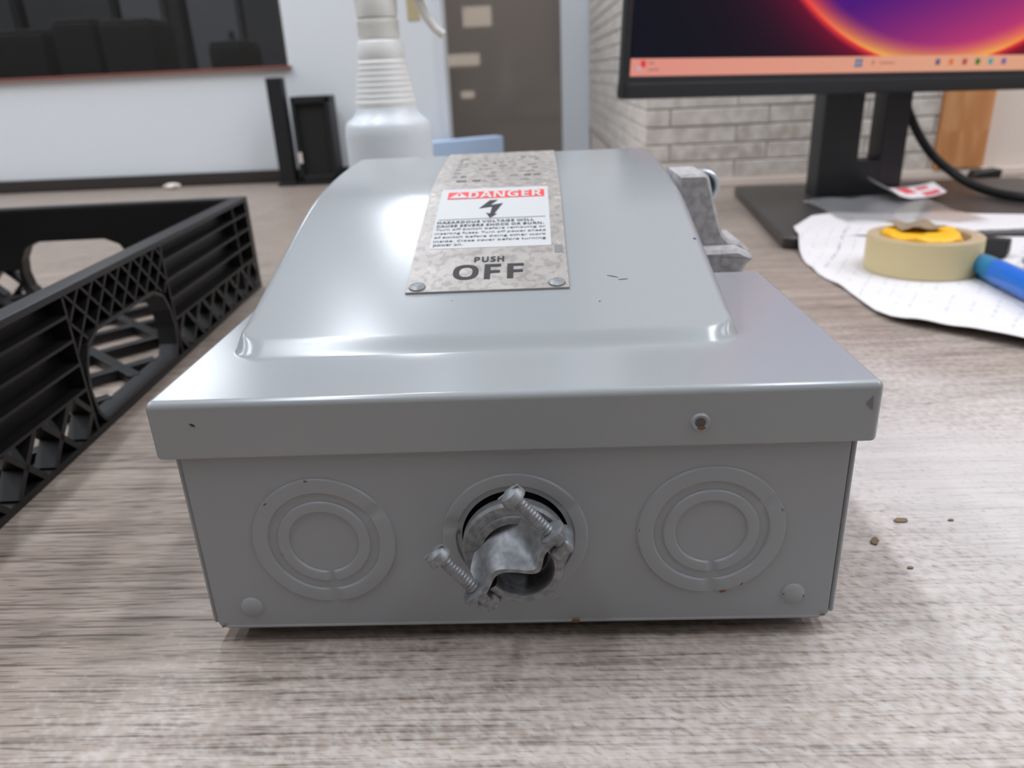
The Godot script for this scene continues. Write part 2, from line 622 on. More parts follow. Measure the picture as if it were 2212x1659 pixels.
	struct("trim_2", bx(Vector3(0.068, 0.52, 0.012), 0.0015), M.board, "upright orange brown wooden board at the edge of the bricks", "board", off(0.6135, OY - 0.0735 + 0.26, -0.9495))

func brick(parent: Node, cut: Dictionary, length: float, xf: Transform3D) -> void:
	var key := roundi(length * 2000)
	if not cut.has(key):
		var h := 0.0243 / 2 - 0.0008
		var l := length / 2 - 0.0007
		cut[key] = MB.new().prism([Vector2(-l, -h), Vector2(l, -h), Vector2(l, h), Vector2(-l, h)], 0.006, Transform3D(), 0.0012).mesh(20)
	var b := put("brick", cut[key], M.bricks[rng.randi() % 4], parent, xf)
	b.position += xf.basis.z * rng.randf_range(-0.0006, 0.0006)

# ------------------------------------------------------------------ the table
func table() -> void:
	var t := thing("work_table", "large worn work table with a grey brown wood grain top", "table")
	# texture of the worn part: covers x -0.33..0.33 and z -0.55..0.11
	var S := 1536
	var streak := bytes_of(noise(0.09, 3, 3), 40, 768, S, S)
	var cloud := bytes_of(noise(0.012, 11, 4), 256, 256, S, S)
	var speck := bytes_of(noise(0.17, 17, 2), 768, 768, S, S)
	var diag := bytes_of(noise(0.13, 31, 2), 288, 768, S, S)
	var d := PackedByteArray()
	d.resize(S * S * 3)
	var gm := PackedByteArray()
	gm.resize(S * S)
	for j in S:
		var z := -0.55 + 0.66 * (j + 0.5) / S
		for i in S:
			var x := -0.33 + 0.66 * (i + 0.5) / S
			var k := j * S + i
			var dx := (x - 0.195) / 0.14
			var dz := (z + 0.075) / 0.19
			var blob := 1.15 - sqrt(dx * dx + dz * dz) * 0.72
			dx = (x - 0.05) / 0.16
			dz = (z - 0.035) / 0.055
			blob = maxf(blob, 0.56 - sqrt(dx * dx + dz * dz) * 0.30)
			# short slanting scuffs eat into the grain where the top is worn
			var kd: int = ((j * 3 - i * 2 + 4 * S) % S) * S + ((i * 3 + j * 2) % S)
			var m := blob + (cloud[k] - 128) * 0.0020 + (diag[kd] - 128) * 0.0015 + (speck[k] - 128) * 0.0019
			m = clampf((m - 0.20) * 1.35, 0.0, 1.0)
			var g := (streak[k] - 128) * 0.13 * (1.0 - 0.55 * m) + (cloud[k] - 128) * 0.05
			if diag[kd] < 70 and m > 0.3:
				g -= 16.0
			gm[k] = 255 - int(190.0 * m)
			d[k * 3] = int(clampf(164.0 + 36.0 * m + g, 0.0, 255.0))
			d[k * 3 + 1] = int(clampf(150.0 + 44.0 * m + g, 0.0, 255.0))
			d[k * 3 + 2] = int(clampf(139.0 + 51.0 * m + g, 0.0, 255.0))
	# fine grain, repeated
	var G := 1024
	var g1 := bytes_of(noise(0.11, 41, 2), 28, 1024, G, G)
	var g2 := bytes_of(noise(0.22, 43, 2), 64, 1024, G, G)
	var gd := PackedByteArray()
	gd.resize(G * G * 3)
	for k in G * G:
		var v := 248.0
		if g1[k] < 108:
			v -= (108 - g1[k]) * 0.95
		if g2[k] < 104:
			v -= (104 - g2[k]) * 0.85
		var q := clampi(int(v), 120, 255)
		gd[k * 3] = q
		gd[k * 3 + 1] = q - 1
		gd[k * 3 + 2] = q - 2
	var m := mat(Color.WHITE, 0.42, 0.0, 0.45)
	m.albedo_texture = rgb_texture(S, S, d)
	m.detail_enabled = true
	m.detail_mask = ImageTexture.create_from_image(Image.create_from_data(S, S, false, Image.FORMAT_R8, gm))
	m.detail_blend_mode = BaseMaterial3D.BLEND_MODE_MUL
	m.detail_uv_layer = BaseMaterial3D.DETAIL_UV_2
	m.detail_albedo = rgb_texture(G, G, gd)
	# the top: a thick slab, its upper face cut so that the worn texture stays in its place
	var st := SurfaceTool.new()
	st.begin(Mesh.PRIMITIVE_TRIANGLES)
	var X0 := -1.7
	var X1 := 1.25
	var Z1 := 0.42
	var xs := [X0, -0.33, 0.166, 0.33, X1]
	var zs := [-1.225, -0.952, -0.55, 0.11, Z1]
	for a in 4:
		for b in 4:
			if b == 0 and a >= 2:
				continue
			var q := [Vector2(xs[a], zs[b]), Vector2(xs[a + 1], zs[b]), Vector2(xs[a + 1], zs[b + 1]), Vector2(xs[a], zs[b + 1])]
			for k in [0, 1, 2, 0, 2, 3]:
				st.set_normal(Vector3.UP)
				st.set_uv(Vector2(clampf((q[k].x + 0.33) / 0.66, 0.003, 0.997), clampf((q[k].y + 0.55) / 0.66, 0.003, 0.997)))
				st.set_uv2(Vector2(q[k].x / 0.26, q[k].y / 0.26))
				st.add_vertex(Vector3(q[k].x, TT, q[k].y))
	put("table_top", st.commit(), m, t)
	var slab := MB.new().prism([Vector2(X0, -1.225), Vector2(0.166, -1.225), Vector2(0.166, -0.952), Vector2(X1, -0.952), Vector2(X1, Z1), Vector2(X0, Z1)], 0.03, Transform3D(Basis(Vector3.RIGHT, PI / 2), Vector3(0, TT - 0.0155, 0)), 0.002)
	put("table_core", slab.mesh(), mat(c8(120, 108, 98), 0.6), t)
	for q in [Vector2(X0 + 0.08, Z1 - 0.08), Vector2(X1 - 0.08, Z1 - 0.08), Vector2(X0 + 0.08, -1.1), Vector2(X1 - 0.08, -0.85)]:
		put("leg", bx(Vector3(0.05, TT - 0.031, 0.05), 0.004), M.dark_metal, t, off(q.x, (TT - 0.031) / 2, q.y))

# ------------------------------------------------------------------ the switch box
const RP := [[0.037, 0.0026], [0.0445, 0.0046], [0.0663, 0.0104], [0.0987, 0.0191], [0.1200, 0.0248], [0.1333, 0.0282], [0.1450, 0.0308], [0.1568, 0.0329], [0.1755, 0.0352], [0.201, 0.0373], [0.2404, 0.0389], [0.30, 0.0396]]

func ramp(z: float) -> float:
	var s := -z
	var n := RP.size()
	if s <= RP[0][0]:
		return RP[0][1] + (s - RP[0][0]) * 0.3
	for k in n - 1:
		if s <= RP[k + 1][0]:
			var a: Array = RP[k]
			var b: Array = RP[k + 1]
			var w: float = b[0] - a[0]
			var m0: float = (b[1] - RP[maxi(k - 1, 0)][1]) / (b[0] - RP[maxi(k - 1, 0)][0])
			var m1: float = (RP[mini(k + 2, n - 1)][1] - a[1]) / (RP[mini(k + 2, n - 1)][0] - a[0])
			var u: float = (s - a[0]) / w
			return a[1] * (2 * u * u * u - 3 * u * u + 1) + m0 * w * (u * u * u - 2 * u * u + u) + b[1] * (3 * u * u - 2 * u * u * u) + m1 * w * (u * u * u - u * u)
	return RP[n - 1][1]

func smin(a: float, b: float, k: float) -> float:
	var h := maxf(k - absf(a - b), 0.0) / k
	return minf(a, b) - h * h * k * 0.25

func dome(x: float, z: float) -> float:
	var dx := minf(x + 0.0914, 0.0732 - x)
	var dz := -z - 0.0365
	var R := 0.011
	if dx < R:
		var q := R - maxf(dx, -0.004)
		dz -= R - sqrt(maxf(R * R - q * q, 0.0)) if q < R else R + (q - R) * 3.0
	var back := z + 0.264
	var h := smin(ramp(z), (dz + 0.0008) * 1.35, 0.0050)
	if back < 0.012:
		var qb := 0.012 - back
		h -= qb * qb / 0.012 * 0.5 + maxf(-back, 0.0) * 2.5
	var re := minf(0.0042, maxf(h, 0.0) * 0.6)
	if dx < 0.0:
		h = h - re + dx * 9.0
	elif dx < re:
		h -= re - sqrt(maxf(re * re - (re - dx) * (re - dx), 0.0))
	return -smin(0.0, -h, 0.0036)

func cover_mesh() -> ArrayMesh:
	var r := 0.0022
	var xl := -0.1025 + r
	var xr := 0.1025 - r
	var xn := 0.0795 - r
	var zf := -r
	var zn := -0.124 + r
	var zb := -0.276 + r
	var xs := [xl]
	var x := xl
	var cutx := [xn]
	while x < xr - 1e-6:
		var step := 0.0035
		for e in [-0.0914, 0.0732]:
			if x > e - 0.0075 and x < e + 0.013:
				step = 0.0004 if x < e + 0.005 and x > e - 0.0065 else 0.001
		var nx := minf(x + step, xr)
		if x < xn - 1e-6 and nx > xn:
			nx = xn
		xs.append(nx)
		x = nx
	var zs := [zf]
	var z := zf
	while z > zb + 1e-6:
		var step := 0.003
		if z < -0.028 and z > -0.062:
			step = 0.0005
		elif z < -0.25:
			step = 0.001
		var nz := maxf(z - step, zb)
		if z > zn + 1e-6 and nz < zn:
			nz = zn
		zs.append(nz)
		z = nz
	var P := PackedVector3Array()
	var N := PackedVector3Array()
	var I := PackedInt32Array()
	var nxs := xs.size()
	for zz in zs:
		for xx in xs:
			var e := 0.00012
			var hx := (dome(xx + e, zz) - dome(xx - e, zz)) / (2 * e)
			var hz := (dome(xx, zz + e) - dome(xx, zz - e)) / (2 * e)
			P.append(Vector3(xx, dome(xx, zz), zz))
			N.append(Vector3(-hx, 1.0, -hz).normalized())
	for j in zs.size() - 1:
		for i in nxs - 1:
			if zs[j] <= zn + 1e-6 and xs[i] >= xn - 1e-6:
				continue
			var a := j * nxs + i
			var b := a + 1
			var c := a + nxs + 1
			var d := a + nxs
			for k in [a, d, c, a, c, b]:      # z falls with j
				I.append(k)
	# rounded rim and flange round the outline
	var line := [[Vector2(xl, zf), -90.0, 0.0], [Vector2(xr, zf), 0.0, 90.0], [Vector2(xr, zn), 90.0, 180.0], [Vector2(xn, zn), 999.0, 0.0], [Vector2(xn, zb), 90.0, 180.0], [Vector2(xl, zb), 180.0, 270.0]]
	var rim := []
	for c in line:
		if c[1] > 900.0:
			rim.append([c[0] + Vector2(-0.0, 0.0), Vector2(1, -1)])
			continue
		for k in 7:
			var an := deg_to_rad(lerpf(c[1], c[2], k / 6.0))
			rim.append([c[0], Vector2(sin(an), cos(an))])
	var prof := []
	for k in 6:
		var an := PI / 2 * k / 5.0
		prof.append([r * sin(an), -r * (1 - cos(an)), sin(an), cos(an)])
	prof.append([r, -0.0172, 1.0, 0.0])
	prof.append([r - 0.0003, -0.0178, 0.7, -0.7])
	prof.append([r - 0.0010, -0.0181, 0.0, -1.0])
	prof.append([r - 0.0016, -0.0178, -0.8, -0.6])
	prof.append([r - 0.0016, -0.0030, -1.0, 0.0])
	var base := P.size()
	for q in rim:
		for w in prof:
			P.append(Vector3(q[0].x + q[1].x * w[0], w[1], q[0].y + q[1].y * w[0]))
			var dir: Vector2 = q[1].normalized()
			N.append(Vector3(dir.x * w[2], w[3], dir.y * w[2]).normalized())
	var np := prof.size()
	for k in rim.size():
		var k2 := (k + 1) % rim.size()
		for w in np - 1:
			var a := base + k * np + w
			var b := base + k2 * np + w
			for i in [a, b, b + 1, a, b + 1, a + 1]:
				I.append(i)
	var arr := []
	arr.resize(Mesh.ARRAY_MAX)
	arr[Mesh.ARRAY_VERTEX] = P
	arr[Mesh.ARRAY_NORMAL] = N
	arr[Mesh.ARRAY_INDEX] = I
	var am := ArrayMesh.new()
	am.add_surface_from_arrays(Mesh.PRIMITIVE_TRIANGLES, arr)
	return am

# an embossed ring (radii a..b) with flat tabs left at the given angles, facing +z
func emboss(a: float, b: float, high: float, tabs: Array, half := 0.12) -> ArrayMesh:
	var prof := [[a - 0.0003, 0.0], [a, high * 0.75], [a + 0.0003, high], [b - 0.0003, high], [b, high * 0.75], [b + 0.0003, 0.0]]
	var mb := MB.new()
	mb.grid(96, prof.size() - 1, func(u, v):
		var an: float = u * TAU
		var k := 1.0
		for tb in tabs:
			var dd: float = absf(wrapf(an - deg_to_rad(tb), -PI, PI))
			k = minf(k, smoothstep(half * 0.55, half, dd))
		var q: Array = prof[roundi(v * (prof.size() - 1))]
		return Vector3(q[0] * cos(an), q[0] * sin(an), q[1] * k + 0.00002), true)
	return mb.mesh(70)

func on_ramp(x_in: float, z_in: float, up := 0.0008) -> Transform3D:
	var x := (x_in + 0.0093) * 0.984 - 0.0086
	var z := z_in * 0.974 + 0.002
	var s := (ramp(z - 0.0015) - ramp(z + 0.0015)) / 0.003
	var n := Vector3(0, 1, s).normalized()
	var u := Vector3(0, s, -1).normalized()
	return Transform3D(Basis(Vector3.RIGHT, u, n), Vector3(x, ramp(z), z) + n * up)

func switch_box() -> void:
	var o := thing("switch_box", "grey enamelled electrical switch box lying on its back on the table", "switch box", Vector3(0, OY, 0))
	put("cover", cover_mesh(), M.enamel, o)
	# body: sides, back and far end
	var yb := -0.0798
	var body := MB.new()
	for s in [-1.0, 1.0]:
		body.box(Vector3(0.0012, 0.0735, 0.270), off(s * 0.0984, -0.0430, -0.1400), 0.0004)
		body.box(Vector3(0.0018, 0.0735, 0.006), off(s * 0.0981, -0.0430, -0.0070), 0.0008)
	body.box(Vector3(0.195, 0.0015, 0.270), off(0, yb + 0.0006, -0.139), 0.0004)
	body.box(Vector3(0.195, 0.0735, 0.0015), off(0, -0.0430, -0.2745), 0.0004)
	put("body", body.mesh(), M.enamel_dull, o)
	for s in [-1.0, 1.0]:
		put("seam", bx(Vector3(0.0024, 0.060, 0.002)), M.dark_gap, o, off(s * 0.0962, -0.049, -0.0085))
	for q in [Vector2(-0.07, -0.05), Vector2(0.07, -0.05), Vector2(-0.07, -0.23), Vector2(0.07, -0.23)]:
		put("mounting_foot", MB.new().lathe([Vector2(0, 0.0), Vector2(0.0065, 0.0), Vector2(0.0075, 0.001), Vector2(0.012, 0.0066), Vector2(0, 0.0066)], Transform3D(Basis(), Vector3(q.x, -0.0865, q.y)), 20).mesh(), M.enamel_dull, o)
	# end plate that faces the camera, with its knockouts; a hole is left for the connector
	var pl := PackedVector2Array([Vector2(-0.0962, -0.0165), Vector2(-0.0962, -0.0788), Vector2(0.0962, -0.0788), Vector2(0.0962, -0.0165)])
	var ep := MB.new()
	var cx := 0.0003
	var cy := -0.0480
	var hole := 0.0161
	# strips round a circular hole
	var n := 64
	for side in [0.0, -0.0014]:
		for k in n:
			var a0 := TAU * k / n
			var a1 := TAU * (k + 1) / n
			var q := []
			for a in [a0, a1]:
				var dir := Vector2(cos(a), sin(a))
				q.append(Vector2(cx, cy) + dir * hole)
				q.append(Vector2(cx, cy) + dir * 0.026)
			var f := [Vector3(q[0].x, q[0].y, side), Vector3(q[1].x, q[1].y, side), Vector3(q[3].x, q[3].y, side), Vector3(q[2].x, q[2].y, side)]
			if side == 0.0:
				ep.quad(f[0], f[1], f[2], f[3])
				ep.quad(Vector3(q[0].x, q[0].y, 0), Vector3(q[2].x, q[2].y, 0), Vector3(q[2].x, q[2].y, -0.0014), Vector3(q[0].x, q[0].y, -0.0014))
			else:
				ep.quad(f[3], f[2], f[1], f[0])
	# the rest of the plate: outline minus a circle of 26 mm, in two halves
	for half in [-1.0, 1.0]:
		var poly := [Vector2(cx, cy + 0.026), Vector2(cx, -0.0165), Vector2(half * 0.0962, -0.0165), Vector2(half * 0.0962, -0.0780), Vector2(half * 0.0955, -0.0795), Vector2(half * 0.0935, -0.0798), Vector2(cx, -0.0798), Vector2(cx, cy - 0.026)]
		for k in range(1, n / 2):
			var a: float = -PI / 2 + half * PI * k / (n / 2)
			poly.append(Vector2(cx, cy) + Vector2(cos(a), sin(a)) * 0.026)
		ep.prism(poly, 0.0014, off(0, 0, -0.0007), 0.0)
	# its lower edge is bent back
	ep.box(Vector3(0.188, 0.0016, 0.006), off(0, -0.0795, -0.0028), 0.0007)
	var plate := put("end_plate", ep.mesh(25), M.enamel_dull, o, off(0, 0, -0.002))
	var k_outer := emboss(0.0172, 0.0217, 0.0007, [32.0, -88.0])
	var k_inner := emboss(0.0108, 0.0140, 0.0007, [-86.0], 0.10)
	for q in [Vector2(-0.0579, -0.0481), Vector2(0.0585, -0.0474)]:
		put("knockout_ring", k_outer, M.enamel_dull, plate, off(q.x, q.y, 0))
		put("knockout_ring", k_inner, M.enamel_dull, plate, off(q.x, q.y, 0))
	put("knockout_ring", emboss(0.0178, 0.0216, 0.00065, [32.0, 165.0]), M.enamel_dull, plate, off(cx, cy, 0))
	for q in [Vector2(-0.0843, -0.0719), Vector2(0.0848, -0.0706)]:
		put("rivet", MB.new().lathe([Vector2(0, 0.0011), Vector2(0.0020, 0.0010), Vector2(0.0032, 0.0006), Vector2(0.0036, 0.0), Vector2(0.0, 0.0)], Transform3D(Basis(Vector3.RIGHT, PI / 2), Vector3(q.x, q.y, 0)), 24).mesh(), M.enamel_dull, plate)
	# rust flecks, thin flakes of corroded paint
	for q in [[0.0848 - 0.0027, -0.0703, 0.0012, 20.0], [0.0845 + 0.0033, -0.0712, 0.0008, 80.0], [0.0585 + 0.0202, -0.0402, 0.0009, 115.0], [0.0585 + 0.0045, -0.0688, 0.0018, 12.0], [0.0585 + 0.0102, -0.0662, 0.0010, 30.0], [-0.0579 - 0.0158, -0.0342, 0.0013, 38.0], [-0.0579 - 0.0025, -0.0268, 0.0011, 0.0], [-0.0579 - 0.0132, -0.0520, 0.0006, 50.0], [0.0585 - 0.0212, -0.0462, 0.0008, 90.0], [0.0010, -0.0300, 0.0012, 150.0], [-0.0165, -0.0455, 0.0012, 88.0], [0.018, -0.0792, 0.0022, 2.0], [-0.0945, -0.0788, 0.0012, 20.0], [0.0945, -0.0784, 0.0012, 10.0]]:
		var rr: float = q[2] * 0.7
		var out := []
		for k in 9:
			var a := TAU * k / 9
			var w := rr * rng.randf_range(0.6, 1.2)
			out.append(Vector2(cos(a) * w, sin(a) * w * 0.36))
		put("rust_fleck", MB.new().prism(out, 0.00025, Transform3D(Basis(Vector3.BACK, deg_to_rad(q[3])), Vector3(q[0], q[1], 0.0006))).mesh(0), M.rust, plate)
	# fittings of the cover
	put("screw_dimple", MB.new().lathe([Vector2(0, 0.0001), Vector2(0.0012, 0.00015), Vector2(0.0019, 0.0005), Vector2(0.0023, 0.0006), Vector2(0.0028, 0.0)], Transform3D(Basis(Vector3.RIGHT, PI / 2), Vector3(0.0531, -0.0105, 0.0)), 24).mesh(), M.enamel_dull, o)
	put("dimple_shade", MB.new().lathe([Vector2(0, 0.00018), Vector2(0.0017, 0.00025), Vector2(0.0018, 0.0003), Vector2(0, 0.0003)], Transform3D(Basis(Vector3.RIGHT, PI / 2), Vector3(0.0531, -0.0105, 0.0)), 24).mesh(), mat(c8(88, 88, 88), 0.7), o)  # dark disc: the shade of the hollow put into the colour
	put("dimple_rust", MB.new().prism([Vector2(-0.0012, 0), Vector2(0, -0.0006), Vector2(0.0013, 0.0001), Vector2(0.0008, 0.0006), Vector2(-0.0006, 0.0006)], 0.0004, off(0.0534, -0.0122, 0.0004)).mesh(0), M.rust, o)
	put("chip_dent_shade", MB.new().prism([Vector2(-0.0008, 0.0004), Vector2(0.0003, 0.0001), Vector2(0.0008, -0.0005), Vector2(-0.0002, -0.0003)], 0.0002, off(-0.0894, -0.0069, 0.0001)).mesh(0), M.black_ink, o)
	put("chip_dent_shade", MB.new().prism([Vector2(-0.0013, 0.0), Vector2(0.0004, 0.0022), Vector2(0.0006, -0.0020)], 0.0002, off(0.0990, -0.0062, 0.0001)).mesh(0), mat(c8(116, 118, 120), 0.5), o)  # dark triangle: shade of a small corner dent put into the colour
	# scratches on the sloping face
	for q in [[0.036, -0.078, 0.0042, -24.0, 0.00016, M.black_ink], [0.0395, -0.0757, 0.0034, 5.0, 0.00013, M.black_ink], [0.0702, -0.1045, 0.0018, -62.0, 0.0005, mat(c8(40, 70, 110), 0.5)], [0.030, -0.0615, 0.0008, 0.0, 0.0002, M.brown_chip], [-0.0215, -0.0655, 0.0007, 40.0, 0.0003, M.tan_card]]:
		var x := on_ramp(q[0], q[1], 0.0001)
		x.basis = x.basis * Basis(Vector3.BACK, deg_to_rad(q[3]))
		put("scratch", MB.new().prism([Vector2(-q[2] / 2, 0), Vector2(0, -q[4]), Vector2(q[2] / 2, 0), Vector2(0, q[4])], 0.00016, x).mesh(0), q[5], o)
	put("side_ledge", bx(Vector3(0.0225, 0.0015, 0.152), 0.0004), M.enamel_dull, o, off(0.0872, -0.0160, -0.1995))
	label_plate(o)
	handle(o)
	connector(o, cx, cy)

func label_plate(o: Node) -> void:
	var W := 192
	var H := 640
	var nz := bytes_of(noise(0.06, 61, 4), W, H, W, H, false)
	var nw := bytes_of(noise(0.02, 67, 3), W, H, W, H, false)
	var d := PackedByteArray()
	d.resize(W * H * 3)
	for j in H:
		var far := 1.0 - float(j) / H           # v 0 is the far end
		for i in W:
			var k := j * W + i
			var edge := maxf(0.0, 1.0 - minf(i, W - i) / 26.0)
			var c := Vector3(168, 162, 157) + Vector3.ONE * (nw[k] - 128) * 0.08
			var bare := (nz[k] - 128) / 128.0 + edge * 0.25 + (far - 0.62) * 0.62
			if bare > 0.36:
				c = c.lerp(Vector3(200, 195, 187), clampf((bare - 0.36) * 3.0, 0, 1))
			elif bare < -0.55 + far * 0.45:
				c *= 0.90
			d[k * 3] = int(clampf(c.x, 0, 255))
			d[k * 3 + 1] = int(clampf(c.y, 0, 255))
			d[k * 3 + 2] = int(clampf(c.z, 0, 255))
	var foil := mat(Color.WHITE, 0.42, 0.25)
	foil.albedo_texture = rgb_texture(W, H, d)
	var x0 := -0.0386
	var x1 := 0.0200
	var z0 := -0.2590
	var z1 := -0.0703
	var strip := func(a: float, b: float, zf: float, zn: float, up: float, thick: float, seg: int) -> ArrayMesh:
		return MB.new().sheet(4, seg, func(u, v):
			var z := lerpf(zf, zn, v) * 0.974 + 0.002
			return Vector3((lerpf(a, b, u) + 0.0093) * 0.984 - 0.0086, ramp(z) + up, z), Vector3(0, thick, 0)).mesh(50)
	var lp := put("label_plate", strip.call(x0, x1, z0, z1, 0.0008, 0.0007, 60), foil, o)
	put("warning_panel", strip.call(-0.0332, 0.0145, -0.1622, -0.1020, 0.00090, 0.00012, 24), M.white_ink, lp)
	put("red_bar", strip.call(-0.0300, 0.0128, -0.1575, -0.1485, 0.00098, 0.0001, 8), M.red_ink, lp)
	letters("DANGER", lp, "lettering", M.white_ink, 0.0078, 0.0320, on_ramp(-0.0045, -0.1530, 0.00108), 0.00012, true)
	put("warning_triangle", MB.new().prism([Vector2(-0.0042, -0.0036), Vector2(0.0042, -0.0036), Vector2(0, 0.0038)], 0.00012, on_ramp(-0.0250, -0.1532, 0.00108)).mesh(0), M.white_ink, lp)
	put("warning_mark", MB.new().prism([Vector2(-0.0007, 0.0020), Vector2(0.0007, 0.0020), Vector2(0.0003, -0.0012), Vector2(-0.0003, -0.0012)], 0.00012, on_ramp(-0.0250, -0.1532, 0.00120)).mesh(0), M.red_ink, lp)
	# lightning arrow
	put("lightning_arrow", MB.new().prism([Vector2(0.0022, 0.0088), Vector2(-0.0010, 0.0088), Vector2(-0.0052, 0.0006), Vector2(-0.0000, 0.0020), Vector2(0.0002, 0.0020), Vector2(-0.0004, -0.0052), Vector2(-0.0021, -0.0042), Vector2(-0.0003, -0.0092), Vector2(0.0024, -0.0056), Vector2(0.0012, -0.0056), Vector2(0.0046, 0.0052), Vector2(0.0003, 0.0038), Vector2(-0.0010, 0.0034)], 0.00012, on_ramp(-0.0100, -0.1370, 0.00100)).mesh(0), M.black_ink, lp)
	put("rule_line", strip.call(-0.0318, 0.0128, -0.1276, -0.1270, 0.00098, 0.0001, 2), M.grey_ink, lp)
	var lines := [["HAZARDOUS VOLTAGE WILL", 0.0395, true], ["CAUSE SEVERE SHOCK OR BURN.", 0.0435, true], ["Turn off switch before removing or", 0.0440, false], ["inserting fuses. Turn off power ahead", 0.0440, false], ["of switch before doing other work", 0.0440, false], ["inside. Close cover before turning", 0.0440, false], ["power on.", 0.0115, false]]
	for k in lines.size():
		letters(lines[k][0], lp, "lettering", M.soft_ink, 0.0021, lines[k][1], on_ramp(-0.0318 + lines[k][1] / 2, -0.1248 + 0.00335 * k, 0.00100), 0.0001, lines[k][2])
	letters("PUSH", lp, "lettering", M.black_ink, 0.0040, 0.0112, on_ramp(-0.0093, -0.0926, 0.0009), 0.0001, true)
	letters("OFF", lp, "lettering", M.black_ink, 0.0108, 0.0258, on_ramp(-0.0093, -0.0834, 0.0009), 0.0001, true)
	# worn print that can no longer be read: rows of dark flecks
	for row in 8:
		var z := -0.176 - row * 0.0085
		var x := x0 + 0.008
		while x < x1 - 0.008:
			var w := rng.randf_range(0.0012, 0.0045)
			if rng.randf() < 0.62:
				put("worn_print", MB.new().box(Vector3(w, rng.randf_range(0.0010, 0.0026), 0.0001), on_ramp(x + w / 2, z + rng.randf_range(-0.0006, 0.0006), 0.00085)).mesh(0), M.grey_ink if rng.randf() < 0.6 else M.black_ink, lp)
			x += w + rng.randf_range(0.0005, 0.003)
	for k in 4:
		put("worn_print", MB.new().box(Vector3(0.0006, 0.0062, 0.0001), on_ramp(0.0160 + k * 0.0008, -0.0992, 0.00085)).mesh(0), M.grey_ink, lp)
	for x in [-0.0346, 0.0157]:
		put("rivet", MB.new().lathe([Vector2(0, 0.0011), Vector2(0.0018, 0.0010), Vector2(0.0028, 0.0006), Vector2(0.0031, 0.0), Vector2(0, 0)], on_ramp(x, -0.0738, 0.0007) * Transform3D(Basis(Vector3.RIGHT, PI / 2), Vector3.ZERO), 24).mesh(), M.zinc, lp)

func handle(o: Node) -> void:
	# cast lever beside the dome, seen end on
	var arm := [Vector2(0.0725, 0.0362), Vector2(0.0845, 0.0362), Vector2(0.0862, 0.0350), Vector2(0.0870, 0.0325), Vector2(0.0888, 0.0255), Vector2(0.0915, 0.0160), Vector2(0.0938, 0.0095), Vector2(0.0968, 0.0062), Vector2(0.1020, 0.0052), Vector2(0.1060, 0.0020), Vector2(0.1066, 0.0006), Vector2(0.1040, -0.0020), Vector2(0.1022, -0.0050), Vector2(0.1016, -0.0175), Vector2(0.0835, -0.0175), Vector2(0.0725, 0.0100)]
	var h := put("operating_handle", MB.new().prism(arm, 0.030, off(0, 0, -0.170), 0.0014).mesh(35), M.cast_grey, o)
	var foot := [Vector2(0.0760, 0.0042), Vector2(0.0985, 0.0046), Vector2(0.1045, 0.0015), Vector2(0.1052, 0.0002), Vector2(0.1025, -0.0022), Vector2(0.1010, -0.0050), Vector2(0.1008, -0.0174), Vector2(0.0795, -0.0174), Vector2(0.0765, -0.004)]
	put("grip", MB.new().prism(foot, 0.012, off(0, 0, -0.1490), 0.0016).mesh(35), M.cast_grey, h)
	var c := off(0.0905, 0.0255, -0.1900) * Transform3D(Basis(Vector3.RIGHT, PI / 2), Vector3.ZERO)
	put("pivot_washer", MB.new().lathe([Vector2(0.0062, 0.0), Vector2(0.0066, 0.0012), Vector2(0.0076, 0.0016), Vector2(0.0084, 0.0010), Vector2(0.0086, 0.0), Vector2(0.0084, -0.001), Vector2(0.0062, -0.001), Vector2(0.0062, 0.0)], c, 36).mesh(), M.zinc_bright, h)
	put("pivot_bolt", MB.new().lathe([Vector2(0, 0.002), Vector2(0.0022, 0.0018), Vector2(0.0030, 0.0004), Vector2(0.0030, -0.003), Vector2(0, -0.003)], c, 12).mesh(), M.zinc_bright, h)
	put("pivot_stem", MB.new().lathe([Vector2(0, -0.0012), Vector2(0.0070, -0.0012), Vector2(0.0070, -0.004), Vector2(0, -0.004)], c, 24).mesh(), mat(c8(60, 78, 80), 0.5), h)
	put("pivot_bracket", MB.new().box(Vector3(0.012, 0.050, 0.004), off(0.0905, 0.007, -0.1960), 0.001).mesh(), M.cast_grey, h)

func thread(a: Vector3, b: Vector3, r: float) -> ArrayMesh:
	var n := 20
	var y := (b - a).normalized()
	var x := y.cross(Vector3.BACK).normalized()
	var xf := Transform3D(Basis(x, y, x.cross(y)), a)
	var l := a.distance_to(b)
	var prof := [Vector2(0, 0)]
	for k in n * 2 + 1:
		prof.append(Vector2(r if k % 2 == 0 else r * 0.91, l * k / (n * 2.0)))
	prof.append(Vector2(0, l))
	return MB.new().lathe(prof, xf, 12).mesh(30)

